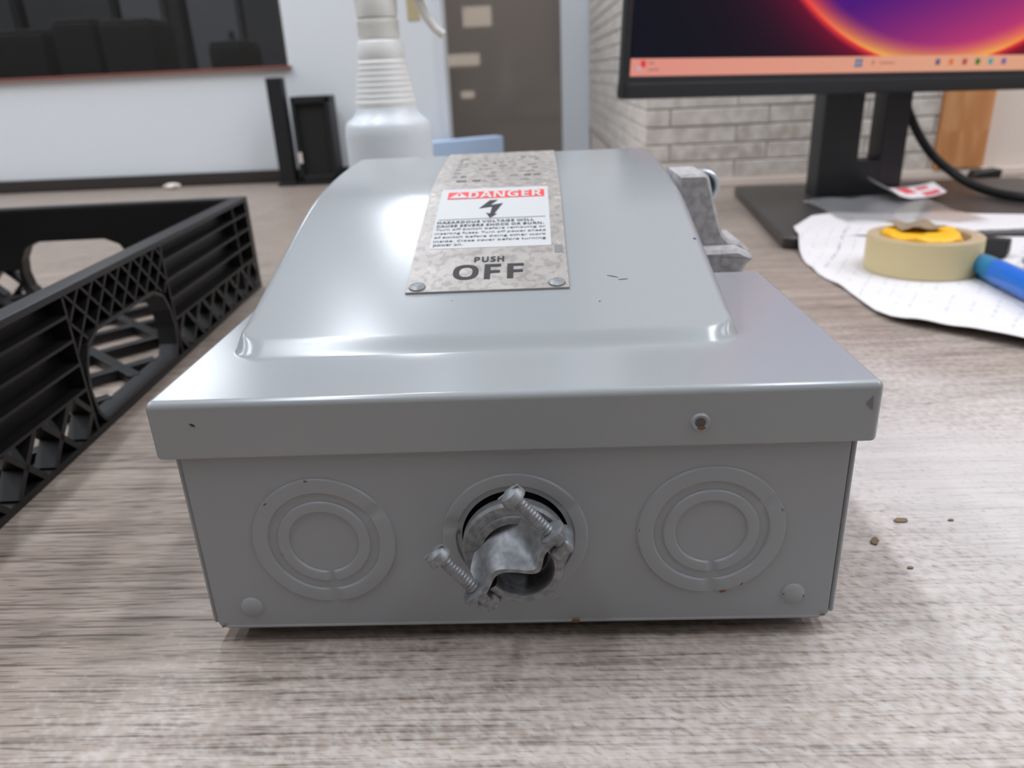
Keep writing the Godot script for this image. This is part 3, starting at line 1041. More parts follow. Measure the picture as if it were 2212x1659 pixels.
func connector(o: Node, cx: float, cy: float) -> void:
	# cast zinc cable clamp screwed into the middle knockout; e1 runs along the strap, e2 across it
	var e1 := Vector3(0.770, 0.638, 0).normalized()
	var e2 := Vector3(-0.638, 0.770, 0).normalized()
	var e3 := Vector3.BACK
	var B := Basis(e1, e2, e3)
	var c := Transform3D(Basis(), Vector3(cx, cy, -0.002))
	var L := Transform3D(B, Vector3(cx, cy, -0.002))
	var up := Basis(Vector3.RIGHT, PI / 2)      # lathe axis along +z
	var z_axis := func(dx: float, dy: float) -> Transform3D: return c * Transform3D(up, Vector3(dx, dy, 0))
	# shoulder and hub
	var cn := put("cable_connector", MB.new().lathe([Vector2(0.0098, -0.012), Vector2(0.0132, -0.012), Vector2(0.0132, -0.0005), Vector2(0.0152, 0.0004), Vector2(0.0158, 0.0012), Vector2(0.0158, 0.0042), Vector2(0.0150, 0.0050), Vector2(0.0120, 0.0052), Vector2(0.0120, 0.0062), Vector2(0.0098, 0.0062), Vector2(0.0098, -0.012)], z_axis.call(0.0, -0.0012), 48).mesh(), M.zinc, o)
	# the open lower jaw: half a tube standing out of the hub
	var jaw := MB.new()
	jaw.grid(32, 7, func(u, v):
		var an := lerpf(PI * 0.98, TAU * 1.01, u)
		var q: Array = [[0.0090, 0.002], [0.0090, 0.0140], [0.0095, 0.0148], [0.0115, 0.0148], [0.0122, 0.0140], [0.0122, 0.006], [0.0122, 0.002], [0.0090, 0.002]][roundi(v * 7)]
		return L * Vector3(cos(an) * q[0] + 0.001, sin(an) * q[0] - 0.0018, q[1]))
	put("lower_jaw", jaw.mesh(50), M.zinc, cn)
	put("cable_bore", MB.new().lathe([Vector2(0, 0.001), Vector2(0.0097, 0.001), Vector2(0.0097, -0.004), Vector2(0, -0.004)], z_axis.call(0.0, -0.0012), 32).mesh(), M.dark_gap, cn)
	# ears of the lower jaw that take the screws
	for s in [-1.0, 1.0]:
		put("ear", MB.new().box(Vector3(0.0068, 0.0046, 0.0105), L * off(s * 0.0138, -0.0045, 0.0110), 0.0016, 2).mesh(), M.zinc, cn)
	# strap: round-backed plate with a wavy front edge, arched over the cable
	var strap := MB.new()
	strap.sheet(40, 14, func(u, v):
		var a := lerpf(-0.0180, 0.0178, u)
		var back := 0.0020 + 0.0150 * (1.0 - sqrt(maxf(0.0, 1.0 - pow(a / 0.0140, 2)))) if absf(a) < 0.0140 else 0.0170
		var front := 0.0175
		back = minf(back, front - 0.0060)
		var z := lerpf(back, front, v)
		# across the strap: flat ears, an arch between them, a dip where it grips the cable
		var y := 0.0010 + 0.0030 * exp(-pow((a + 0.0042) / 0.0046, 2)) - 0.0040 * exp(-pow((a - 0.0052) / 0.0040, 2))
		y = lerpf(y, 0.0026, clampf(1.0 - v * 1.5, 0.0, 1.0) * (1.0 if absf(a) < 0.0132 else 0.0))
		y += (1.0 - v) * 0.0062 * sqrt(maxf(0.0, 1.0 - pow(a / 0.0140, 2)))
		return L * Vector3(a, y, z), B * Vector3(0, 0.0015, 0))
	put("clamp_strap", strap.mesh(45), M.zinc, cn)
	# two long screws across the strap
	for s in [-1.0, 1.0]:
		var a: float = -0.0136 if s < 0 else 0.0146
		var zz := 0.0150 if s < 0 else 0.0140
		var top := L * Vector3(a, 0.0160, zz)
		var low := L * Vector3(a, -0.0062, zz)
		put("clamp_screw", thread(top, low, 0.0019), M.zinc, cn)
		var y := (top - low).normalized()
		var x := y.cross(Vector3.BACK).normalized()
		var hd := Transform3D(Basis(x, y, x.cross(y)), top)
		put("screw_head", MB.new().lathe([Vector2(0, 0.0032), Vector2(0.0014, 0.0031), Vector2(0.0030, 0.0024), Vector2(0.0036, 0.0010), Vector2(0.0036, -0.0002), Vector2(0, -0.0002)], hd, 20).box(Vector3(0.0072, 0.0010, 0.0009), hd * off(0, 0.0026, 0), 0.0002).mesh(35), M.zinc, cn)
		put("strap_ear", MB.new().lathe([Vector2(0, 0.0), Vector2(0.0036, 0.0), Vector2(0.0040, 0.0005), Vector2(0.0040, 0.0013), Vector2(0, 0.0016)], Transform3D(hd.basis, L * Vector3(a + s * 0.0006, 0.0006, zz)), 20).mesh(35), M.zinc, cn)

# ------------------------------------------------------------------ the crate
func milk_crate() -> void:
	var o := thing("milk_crate", "low black plastic crate with ribbed lattice walls left of the box", "crate", Vector3(-0.238, TT, -0.465), deg_to_rad(2.85))
	var K: Material = M.black_plastic
	var Lz := 0.485
	var Wx := 0.30
	var Ht := 0.0795
	# rim: four bars
	var rim := MB.new()
	rim.box(Vector3(0.012, 0.0040, Lz), off(-0.006, Ht - 0.002, Lz / 2), 0.0012)
	rim.box(Vector3(0.012, 0.0040, Lz), off(-Wx + 0.006, Ht - 0.002, Lz / 2), 0.0012)
	rim.box(Vector3(Wx - 0.02, 0.0040, 0.012), off(-Wx / 2, Ht - 0.002, 0.006), 0.0012)
	rim.box(Vector3(Wx - 0.02, 0.0040, 0.012), off(-Wx / 2, Ht - 0.002, Lz - 0.006), 0.0012)
	put("rim", rim.mesh(), M.black_plastic_worn_sheen, o)
	var foot := MB.new()
	foot.box(Vector3(0.014, 0.004, Lz), off(-0.007, 0.002, Lz / 2), 0.001)
	foot.box(Vector3(0.014, 0.004, Lz), off(-Wx + 0.007, 0.002, Lz / 2), 0.001)
	foot.box(Vector3(Wx - 0.02, 0.004, 0.014), off(-Wx / 2, 0.002, 0.007), 0.001)
	foot.box(Vector3(Wx - 0.02, 0.004, 0.014), off(-Wx / 2, 0.002, Lz - 0.007), 0.001)
	put("base_rail", foot.mesh(), K, o)
	# frames that map (along, height) to the wall; outward is +z of the frame
	var walls := [
		[Transform3D(Basis(Vector3(0, 0, 1), Vector3.UP, Vector3(-1, 0, 0)), Vector3.ZERO), Lz, 0.190, 0.300],          # near long wall
		[Transform3D(Basis(Vector3(0, 0, -1), Vector3.UP, Vector3(1, 0, 0)), Vector3(-Wx, 0, Lz)), Lz, 0.185, 0.295],
		[Transform3D(Basis(Vector3(1, 0, 0), Vector3.UP, Vector3(0, 0, 1)), Vector3(-Wx, 0, 0)), Wx, 0.100, 0.196],  # far end
		[Transform3D(Basis(Vector3(-1, 0, 0), Vector3.UP, Vector3(0, 0, -1)), Vector3(0, 0, Lz)), Wx, 0.104, 0.200]]
	for k in 4:
		var f: Transform3D = walls[k][0]
		var len: float = walls[k][1]
		var a: float = walls[k][2]
		var b: float = walls[k][3]
		# inner skin with the hand hole cut out of it; in the frame +z points inwards
		var skin := [Vector2(0.003, Ht - 0.003), Vector2(len - 0.003, Ht - 0.003), Vector2(len - 0.003, 0.027), Vector2(b + 0.002, 0.027), Vector2(b, 0.036), Vector2(b - 0.006, 0.046), Vector2(b - 0.018, 0.0515), Vector2(a + 0.018, 0.0515), Vector2(a + 0.006, 0.046), Vector2(a, 0.036), Vector2(a - 0.002, 0.027), Vector2(0.003, 0.027)]
		put("wall_panel", MB.new().prism(skin, 0.0024, f * off(0, 0, 0.0105)).mesh(0), K, o)
		# band round the hand hole
		var band := []
		for q in [Vector2(a + 0.006, 0.0055), Vector2(a + 0.001, 0.0120), Vector2(a - 0.001, 0.024), Vector2(a + 0.001, 0.036), Vector2(a + 0.007, 0.0465), Vector2(a + 0.019, 0.0520), Vector2(b - 0.019, 0.0520), Vector2(b - 0.007, 0.0465), Vector2(b - 0.001, 0.036), Vector2(b + 0.001, 0.024), Vector2(b - 0.001, 0.0120), Vector2(b - 0.006, 0.0055)]:
			band.append(q)
		var hb := MB.new()
		for i in band.size():
			var p0: Vector2 = band[i]
			var p1: Vector2 = band[(i + 1) % band.size()]
			var mid := (p0 + p1) / 2
			var an := (p1 - p0).angle()
			hb.box(Vector3(p0.distance_to(p1) + 0.0012, 0.0020, 0.012), f * Transform3D(Basis(Vector3.BACK, an), Vector3(mid.x, mid.y, 0.006)), 0.0)
		put("hand_hole", hb.mesh(0), M.black_plastic_worn_sheen if k < 1 else K, o)  # near band takes the paler black, its bright ledge put into the colour
		if k == 1 or k == 3:
			continue
		# level ribs either side
		for hgt in [0.066, 0.0535, 0.041, 0.0275]:
			put("rib", MB.new().box(Vector3(a - 0.004, 0.0016, 0.0095), f * off((a - 0.004) / 2 + 0.001, hgt, 0.0048), 0.0).mesh(0), K, o)
			put("rib", MB.new().box(Vector3(len - b - 0.006, 0.0016, 0.0095), f * off((len + b + 0.004) / 2, hgt, 0.0048), 0.0).mesh(0), K, o)
		# upright ribs
		for u in [0.0012, 0.042, a - 0.004, b + 0.004, len - 0.042, len - 0.0012]:
			put("rib", MB.new().box(Vector3(0.0018, Ht - 0.006, 0.0095), f * off(u, Ht / 2 - 0.001, 0.0050), 0.0).mesh(0), K, o)
		# slanting ribs: diamonds over the hole, struts under the level ribs
		var over := PackedVector2Array([Vector2(a - 0.004, Ht - 0.003), Vector2(b + 0.004, Ht - 0.003), Vector2(b + 0.004, 0.040), Vector2(b - 0.003, 0.0475), Vector2(b - 0.015, 0.0525), Vector2(a + 0.015, 0.0525), Vector2(a + 0.003, 0.0475), Vector2(a - 0.004, 0.040)])
		var low1 := PackedVector2Array([Vector2(0.002, 0.027), Vector2(a - 0.005, 0.027), Vector2(a - 0.005, 0.004), Vector2(0.002, 0.004)])
		var low2 := PackedVector2Array([Vector2(b + 0.005, 0.027), Vector2(len - 0.002, 0.027), Vector2(len - 0.002, 0.004), Vector2(b + 0.005, 0.004)])
		for set in [[over, 0.0155, 0.0016, 0.0095], [low1, 0.030, 0.0030, 0.0100], [low2, 0.030, 0.0030, 0.0100]]:
			for dir in [1.0, -1.0]:
				for i in 40:
					var c: float = -0.1 + i * float(set[1])
					var seg := PackedVector2Array([Vector2(c, 0.0), Vector2(c + dir * 0.09, 0.09)])
					for piece in Geometry2D.intersect_polyline_with_polygon(seg, set[0]):
						var ln: float = piece[0].distance_to(piece[-1])
						if ln < 0.006:
							continue
						var mid: Vector2 = (piece[0] + piece[-1]) / 2
						put("slanting_rib", MB.new().box(Vector3(ln, set[2], set[3]), f * Transform3D(Basis(Vector3.BACK, (piece[-1] - piece[0]).angle()), Vector3(mid.x, mid.y, 0.0050)), 0.0).mesh(0), K, o)
	# lattice floor
	var plan := PackedVector2Array([Vector2(0.012, 0.012), Vector2(Wx - 0.012, 0.012), Vector2(Wx - 0.012, Lz - 0.012), Vector2(0.012, Lz - 0.012)])
	for dir in [1.0, -1.0]:
		for i in 22:
			var c := -0.5 + i * 0.062
			var seg := PackedVector2Array([Vector2(c, 0.0), Vector2(c + dir * 0.5, 0.5)])
			for piece in Geometry2D.intersect_polyline_with_polygon(seg, plan):
				var ln: float = piece[0].distance_to(piece[-1])
				var mid: Vector2 = (piece[0] + piece[-1]) / 2
				put("floor_bar", MB.new().box(Vector3(ln, 0.006, 0.0075), Transform3D(Basis(Vector3.UP, -Vector2(-(piece[-1].x - piece[0].x), piece[-1].y - piece[0].y).angle()), Vector3(-mid.x, 0.0045, mid.y)), 0.001).mesh(), K, o)

# ------------------------------------------------------------------ monitor
func monitor() -> void:
	var o := thing("monitor", "wide black monitor on a square stand in front of the brick wall", "monitor", Vector3(0.40, TT, -0.78))
	# stand foot and column, in room directions
	var at := Vector3(0.40, TT, -0.78)
	var foot := MB.new()
	var plan := [Vector2(0.243, 0.535), Vector2(0.252, 0.530), Vector2(0.615, 0.515), Vector2(0.640, 0.845), Vector2(0.277, 0.862)]
	foot.prism(plan, 0.0115, Transform3D(Basis(Vector3.RIGHT, -PI / 2), Vector3(0, TT + 0.0062, 0) - at), 0.0016)
	put("stand_base", foot.mesh(), M.monitor_base, o)
	# column with a slot through it
	var col := MB.new()
	var z := -0.772
	var ybot := TT + 0.012
	var x0 := 0.3470
	var x1 := 0.4465
	var sl := 0.3925
	var sr := 0.4180
	var sy := OY - 0.0345
	var ytop := OY + 0.23
	col.box(Vector3(sl - x0, ytop - ybot, 0.040), Transform3D(Basis(), Vector3((x0 + sl) / 2, (ytop + ybot) / 2, z) - at), 0.002)
	col.box(Vector3(x1 - sr, ytop - ybot, 0.040), Transform3D(Basis(), Vector3((x1 + sr) / 2, (ytop + ybot) / 2, z) - at), 0.002)
	col.box(Vector3(sr - sl + 0.006, sy - ybot, 0.038), Transform3D(Basis(), Vector3((sl + sr) / 2, (sy + ybot) / 2, z) - at), 0.001)
	col.box(Vector3(sr - sl + 0.006, 0.1, 0.038), Transform3D(Basis(), Vector3((sl + sr) / 2, ytop - 0.05, z) - at), 0.001)
	put("stand_column", col.mesh(), M.monitor_black, o)
	# screen, turned a little about the column
	var head := Transform3D(Basis(Vector3.UP, deg_to_rad(17.86)) * Basis(Vector3.RIGHT, deg_to_rad(3.33)) * Basis(Vector3.BACK, deg_to_rad(-1.66)), Vector3(0.0962, OY + 0.0513, -0.6002))
	head.origin -= at
	var w := 0.543
	var h := 0.318
	var fr := MB.new()
	fr.box(Vector3(w, 0.0158, 0.014), head * off(w / 2, 0.0078, -0.009), 0.003)
	fr.box(Vector3(w, 0.0080, 0.010), head * off(w / 2, 0.0168, -0.0085), 0.0015)
	fr.box(Vector3(0.0070, h, 0.012), head * off(0.0035, h / 2, -0.008), 0.002)
	fr.box(Vector3(0.0070, h, 0.012), head * off(w - 0.0035, h / 2, -0.008), 0.002)
	fr.box(Vector3(w, 0.008, 0.012), head * off(w / 2, h - 0.004, -0.008), 0.002)
	put("bezel", fr.mesh(), M.monitor_black, o)
	put("back_shell", MB.new().box(Vector3(w - 0.06, h - 0.03, 0.024), head * off(w / 2, h / 2 + 0.012, -0.024), 0.008).box(Vector3(0.16, 0.13, 0.03), head * off(w / 2 + 0.045, h / 2 + 0.02, -0.045), 0.006).mesh(), M.monitor_black, o)
	# picture on the screen: a round glow on a dark blue ground over a pink task bar
	var sx0 := 0.0087
	var sy0 := 0.0209
	var sw := w - sx0 * 2
	var sh := h - sy0 - 0.009
	var W := 1024
	var H := 576
	var img := Image.create(W, H, false, Image.FORMAT_RGB8)
	var bar := int(0.0162 / sh * H)
	var ccx := 0.686
	var ccy := 0.985
	var asp := sw / sh
	for j in H:
		for i in W:
			var u := (i + 0.5) / W
			var v := 1.0 - (j + 0.5) / H
			var dx := (u - ccx) * asp
			var dy := v - ccy
			var rr := sqrt(dx * dx + dy * dy) / 0.96
			var c := Color8(24, 26, 36)
			var side := clampf(dx / 0.9 * 0.5 + 0.5, 0, 1)
			if rr < 1.0:
				var e := pow(rr, 6.0)
				var inner := Color8(84, 30, 128).lerp(Color8(226, 70, 116), clampf((-dy - 0.62) * 2.4 + (side - 0.5) * 1.5, 0, 1))
				var edge := Color8(255, 64, 70).lerp(Color8(255, 190, 84), clampf((-dy - 0.72) * 5.0, 0, 1))
				c = inner.lerp(edge, clampf((e - 0.62) / 0.38, 0, 1))
			else:
				var g := exp(-(rr - 1.0) * 9.0)
				c = c.lerp(Color8(122, 22, 60).lerp(Color8(190, 30, 50), side), clampf(g, 0, 1))
				c = c.lerp(Color8(255, 70, 70), clampf(1.0 - (rr - 1.0) * 40.0, 0, 1))
			if j >= H - bar:
				c = Color8(232, 152, 138).lerp(Color8(232, 170, 140), clampf(u * 1.4, 0, 1))
			img.set_pixel(i, j, c)
	# small icons in the bar
	var by := H - bar
	var mid := by + int(bar * 0.42)
	var tints := [Color8(104, 96, 120), Color8(226, 120, 60), Color8(170, 80, 80), Color8(50, 120, 40), Color8(70, 160, 170), Color8(110, 96, 168)]
	for k in 6:
		img.fill_rect(Rect2i(int(W * (0.6947 + 0.0345 * k)) - 6, mid - 6, 12, 12), tints[k])
	for q in [[-9, -8], [1, -8], [-9, 1], [1, 1]]:
		img.fill_rect(Rect2i(int(W * 0.4997) + q[0], mid + q[1], 8, 7), Color8(40, 120, 160))
	img.fill_rect(Rect2i(int(W * 0.0254) - 5, mid - 9, 10, 12), Color8(232, 60, 66))
	img.fill_rect(Rect2i(int(W * 0.0185) - 5, mid + 1, 10, 8), Color8(206, 176, 190))
	for q in [[0.0370, -6, 12, 3], [0.0370, 6, 22, 3], [0.5500, -1, 38, 3], [0.5320, -5, 5, 9]]:
		img.fill_rect(Rect2i(int(W * q[0]), mid + q[1], q[2], q[3]), Color8(178, 120, 112))
	var sm := mat(Color.BLACK, 0.5, 0.0, 0.15)
	sm.emission_enabled = true
	sm.emission = Color.BLACK
	sm.emission_texture = ImageTexture.create_from_image(img)
	sm.emission_energy_multiplier = 0.66
	var scr := MB.new()
	scr.quad(head * Vector3(sx0, sy0, -0.0048), head * Vector3(sx0 + sw, sy0, -0.0048), head * Vector3(sx0 + sw, sy0 + sh, -0.0048), head * Vector3(sx0, sy0 + sh, -0.0048))
	put("screen", scr.mesh(0), sm, o)
	put("screen_backing", MB.new().box(Vector3(sw + 0.006, sh + 0.012, 0.006), head * off(w / 2, sy0 + sh / 2, -0.0085)).mesh(0), M.near_black, o)
	var l := AreaLight3D.new()
	l.name = "screen_light"
	l.area_size = Vector2(sw, sh)
	l.light_energy = 0.004
	l.light_color = Color(0.9, 0.45, 0.45)
	l.area_range = 6.0
	l.shadow_enabled = true
	l.transform = head * off(w / 2, sy0 + sh / 2, 0.004) * Transform3D(Basis(Vector3.UP, 0.0), Vector3.ZERO)
	l.transform.basis = head.basis * Basis(Vector3.UP, PI)
	o.add_child(l)
	# cable
	var pts := []
	var cv := Curve3D.new()
	var raw := [Vector3(0.452, 0.10, -0.745), Vector3(0.462, 0.0349, -0.80), Vector3(0.4709, 0.0054, -0.80), Vector3(0.4946, -0.0327, -0.79), Vector3(0.5122, -0.0570, -0.75), Vector3(0.525, -0.0675, -0.71), Vector3(0.5395, -0.0690, -0.66), Vector3(0.59, -0.0690, -0.61), Vector3(0.66, -0.0690, -0.58)]
	for k in raw.size():
		var tg: Vector3 = (raw[mini(k + 1, raw.size() - 1)] - raw[maxi(k - 1, 0)]) / 6.0
		cv.add_point(raw[k] + Vector3(0, OY, 0), -tg, tg)
	cv.bake_interval = 0.006
	for q in cv.get_baked_points():
		pts.append(q)
	tag(put("monitor_cable", MB.new().tube(pts, 0.0052, 12).mesh(), M.cable_black), "thick black cable hanging from the monitor onto its stand base", "cable")

# ------------------------------------------------------------------ things on the table
func desk_things() -> void:
	# paper under the tape
	var S := 512
	var img := Image.create(S, S, false, Image.FORMAT_RGB8)
	img.fill(c8(220, 217, 216))
	for row in 17:
		var x := rng.randi_range(10, 60)
		var y := 30 + row * 27
		while x < 230 + (row * 37) % 180:
			var w := rng.randi_range(4, 13)
			if rng.randf() < 0.75:
				img.fill_rect(Rect2i(x, y, w, 6 if row == 3 else 4), c8(198, 198, 201) if row != 3 else c8(158, 160, 168))
			x += w + rng.randi_range(4, 12)
	var pm := mat(Color.WHITE, 0.8)
	pm.albedo_texture = ImageTexture.create_from_image(img)
	var edge_l := [Vector2(0.264, -0.571), Vector2(0.246, -0.483), Vector2(0.243, -0.4335), Vector2(0.2465, -0.382), Vector2(0.2442, -0.325), Vector2(0.2469, -0.306), Vector2(0.2616, -0.288), Vector2(0.2809, -0.268), Vector2(0.3004, -0.2474), Vector2(0.35, -0.196)]
	var edge_r := [Vector2(0.300, -0.626), Vector2(0.330, -0.640), Vector2(0.352, -0.630), Vector2(0.374, -0.6225), Vector2(0.410, -0.620), Vector2(0.4364, -0.6197), Vector2(0.456, -0.603), Vector2(0.500, -0.589), Vector2(0.52, -0.54), Vector2(0.56, -0.45)]
	var pnz := noise(7.0, 77, 2)
	var at_edge := func(e: Array, v: float) -> Vector2:
		var f := v * (e.size() - 1)
		var k := mini(int(f), e.size() - 2)
		return e[k].lerp(e[k + 1], f - k)
	var pf := func(u, v):
		var a: Vector2 = at_edge.call(edge_l, v)
		var b: Vector2 = at_edge.call(edge_r, v)
		var q := a.lerp(b, u)
		var y := 0.0012
		# it rides up on the monitor foot, and its free corner curls
		var over: float = clampf((-q.y - 0.512) / 0.02, 0.0, 1.0) * clampf((q.x - 0.225) / 0.02, 0.0, 1.0)
		y = maxf(y, over * 0.0136)
		y += maxf(0.0, pnz.get_noise_2d(q.x * 2.4, q.y * 2.4)) * 0.004 * clampf(1.0 - absf(u - 0.1) * 1.6, 0.0, 1.0) * (1.0 if q.distance_to(Vector2(0.331, -0.445)) > 0.07 else 0.0)
		y += 0.0050 * exp(-pow(u / 0.10, 2)) * smoothstep(0.25, 0.75, v)
		return Vector3(q.x, TT + y, q.y)
	tag(put("paper_sheet", MB.new().sheet(36, 60, pf, Vector3(0, 0.0004, 0)).mesh(60), pm), "creased white printed paper sheet under the roll of tape", "paper")
	# roll of masking tape
	var c := Vector3(0.3275, TT + 0.0017, -0.4395)
	var roll := thing("tape_roll", "roll of cream masking tape standing on the printed paper", "tape roll", c)
	put("tape", MB.new().lathe([Vector2(0.0352, 0.0005), Vector2(0.0432, 0.0), Vector2(0.0436, 0.0006), Vector2(0.0436, 0.0274), Vector2(0.0432, 0.0280), Vector2(0.0356, 0.0276), Vector2(0.0352, 0.0005)], Transform3D(), 64).mesh(), M.tape, roll)
	put("tape_layers", MB.new().lathe([Vector2(0.0361, 0.0276), Vector2(0.0430, 0.0281), Vector2(0.0426, 0.0284), Vector2(0.0366, 0.0282), Vector2(0.0361, 0.0276)], Transform3D(), 64).mesh(), M.tape_edge, roll)
	put("cardboard_core", MB.new().lathe([Vector2(0.0335, 0.0008), Vector2(0.0355, 0.0008), Vector2(0.0355, 0.0279), Vector2(0.0335, 0.0279), Vector2(0.0335, 0.0008)], Transform3D(), 64).mesh(), M.tape_edge, roll)
	# yellow packet in the roll
	var yp := thing("yellow_packet", "crumpled yellow packet stuffed inside the roll of tape", "packet", c)
	var ynz := noise(60.0, 5, 2)
	var yl := MB.new()
	yl.grid(40, 10, func(u, v):
		var an: float = u * TAU
		var q: Array = [[0.0, 0.0300], [0.011, 0.0305], [0.021, 0.0310], [0.028, 0.0312], [0.0315, 0.0304], [0.0330, 0.0280], [0.0322, 0.0150], [0.0315, 0.0060], [0.030, 0.0012], [0.015, 0.0006], [0.0, 0.0006]][roundi(v * 10)]
		var cutr := 1.0 - 0.28 * smoothstep(0.75, 0.98, cos(an - 0.35))
		var p := Vector3(cos(an) * q[0] * cutr, q[1], sin(an) * q[0])
		p.y += ynz.get_noise_2d(p.x, p.z) * 0.0022 * (1.0 if v < 0.55 else 0.0)
		return p, true)
	yl.orient(0)
	put("packet_body", yl.mesh(50), M.yellow, yp)
	put("clear_flap", MB.new().sheet(8, 6, func(u, v):
		var q := Vector2(lerpf(-0.021, 0.014, u), lerpf(-0.026, 0.004, v))
		return Vector3(q.x, 0.0345 + 0.0014 * sin(u * 9.0 + v * 5.0), q.y), Vector3(0, 0.0006, 0)).mesh(60), mat(c8(150, 136, 112), 0.35), yp)
	# blue marker and the grey cap beside it
	var bm := thing("blue_marker", "translucent blue plastic marker lying on the printed paper", "marker", Vector3(0.3590, TT + 0.0118, -0.4120))
	var dirb := Vector3(-0.06, 0.0, 1.0).normalized()
	var rb := Transform3D(Basis(dirb.cross(Vector3.UP).normalized() * -1.0, dirb, dirb.cross(Vector3.UP).cross(dirb).normalized()), Vector3.ZERO)
	put("barrel", MB.new().lathe([Vector2(0, 0.030), Vector2(0.0088, 0.030), Vector2(0.0092, 0.032), Vector2(0.0092, 0.118), Vector2(0.0080, 0.122), Vector2(0, 0.122)], rb, 24).mesh(), M.blue_plastic, bm)
	put("cap", MB.new().lathe([Vector2(0, 0.0), Vector2(0.0060, 0.0004), Vector2(0.0078, 0.003), Vector2(0.0086, 0.012), Vector2(0.0090, 0.030), Vector2(0, 0.030)], rb, 24).mesh(), M.teal_plastic, bm)
	put("clip", MB.new().box(Vector3(0.005, 0.034, 0.003), rb * Transform3D(Basis(), Vector3(0.0, 0.020, -0.0098)), 0.001).mesh(), M.teal_plastic, bm)
	var lump := MB.new()
	lump.grid(24, 12, func(u, v):
		var a: float = u * TAU
		var b: float = v * PI
		var r := 1.0 + 0.12 * sin(a * 3.0 + b * 2.0)
		return Vector3(cos(a) * sin(b) * 0.030 * r, -cos(b) * 0.0085, sin(a) * sin(b) * 0.0125 * r), true)
	lump.orient(0)
	tag(put("plastic_wrapper", lump.mesh(60), M.grey_clear, self, Transform3D(Basis(Vector3.UP, 0.5), Vector3(0.424, TT + 0.0108, -0.425))), "pale grey crumpled plastic wrapper behind the blue marker", "wrapper")
	tag(put("binder_clip", MB.new().prism([Vector2(-0.011, 0), Vector2(0.011, 0), Vector2(0.006, 0.014), Vector2(-0.006, 0.014)], 0.030, Transform3D(Basis(Vector3.UP, 0.9), Vector3(0.4030, TT + 0.0026, -0.476)), 0.001).mesh(), M.cable_black), "small black clip behind the tape roll on the paper", "clip")
	# clear bag and slip on the monitor foot
	tag(put("clear_sheet", MB.new().sheet(18, 14, func(u, v):
		var q := Vector2(lerpf(0.318, 0.445, u), lerpf(-0.712, -0.575, v) + 0.03 * u * (v - 0.3))
		return Vector3(q.x, TT + 0.0145 + 0.0025 * absf(sin(u * 7.0 + v * 4.0)), q.y), Vector3(0, 0.0004, 0)).mesh(60), M.clear), "clear crinkled plastic sheet lying on the monitor's stand base", "plastic sheet")
	var sl := thing("paper_slip", "curled red and white slip of paper on the monitor's stand base", "paper slip")
	var sf := func(u, v, h):
		var a := Vector2(0.398, -0.735).lerp(Vector2(0.484, -0.752), u)
		var b := Vector2(0.402, -0.672).lerp(Vector2(0.470, -0.690), u)
		var q := a.lerp(b, v)
		return Vector3(q.x, TT + 0.0185 + h + 0.013 * pow(maxf(0.0, 0.42 - u) / 0.42, 2) * (1.2 - 0.4 * v) + 0.004 * pow(maxf(0.0, u - 0.6) / 0.4, 2) + 0.002 * (1.0 - v), q.y)
	put("sheet", MB.new().sheet(20, 8, func(u, v): return sf.call(u, v, 0.0), Vector3(0, 0.0004, 0)).mesh(60), M.slip, sl)
	for s in [[0.42, 0.60, 0.05, 0.62], [0.66, 0.93, 0.62, 0.92], [0.68, 0.86, 0.15, 0.40]]:
		put("red_print", MB.new().sheet(6, 4, func(u, v): return sf.call(lerpf(s[0], s[1], u), lerpf(s[2], s[3], v), 0.0003), Vector3(0, 0.0002, 0)).mesh(60), M.slip_red, sl)
	tag(put("cable_wedge", MB.new().prism([Vector2(-0.022, 0), Vector2(0.018, 0), Vector2(0.020, 0.013), Vector2(0.014, 0.015), Vector2(-0.016, 0.012)], 0.02, off(0.632, TT + 0.001, -0.80 - 0.11), 0.002).mesh(), M.cable_black), "small black wedge against the beige wall behind the cable", "wedge")
	# chips of debris on the worn top right of the box
	var spots := [[0.1473, -0.0647, 0.0030, 0.0, "oval brown chip on the worn table top right of the box"], [0.132, -0.0512, 0.0028, 60.0, "upright brown chip on the table nearest the box side"], [0.1372, -0.0345, 0.0012, 10.0, "tiny dark chip at the edge of the box shadow"], [0.1250, -0.0900, 0.0020, 30.0, "small brown flake beside the upper box edge"], [0.1660, -0.0640, 0.0012, 0.0, "tiny dark chip right of the oval brown chip"]]
	for q in spots:
		var out := []
		for k in 10:
			var a := TAU * k / 10
			var w: float = q[2] * rng.randf_range(0.8, 1.15)
			out.append(Vector2(cos(a) * w, sin(a) * w * 0.5))
		tag(put("debris_chip", MB.new().prism(out, 0.0006, Transform3D(Basis(Vector3.UP, deg_to_rad(q[3])) * Basis(Vector3.RIGHT, -PI / 2), Vector3(q[0], TT + 0.0003, q[1])), 0.0001).mesh(0), M.brown_chip), q[4], "chip", "chips on the worn table top")

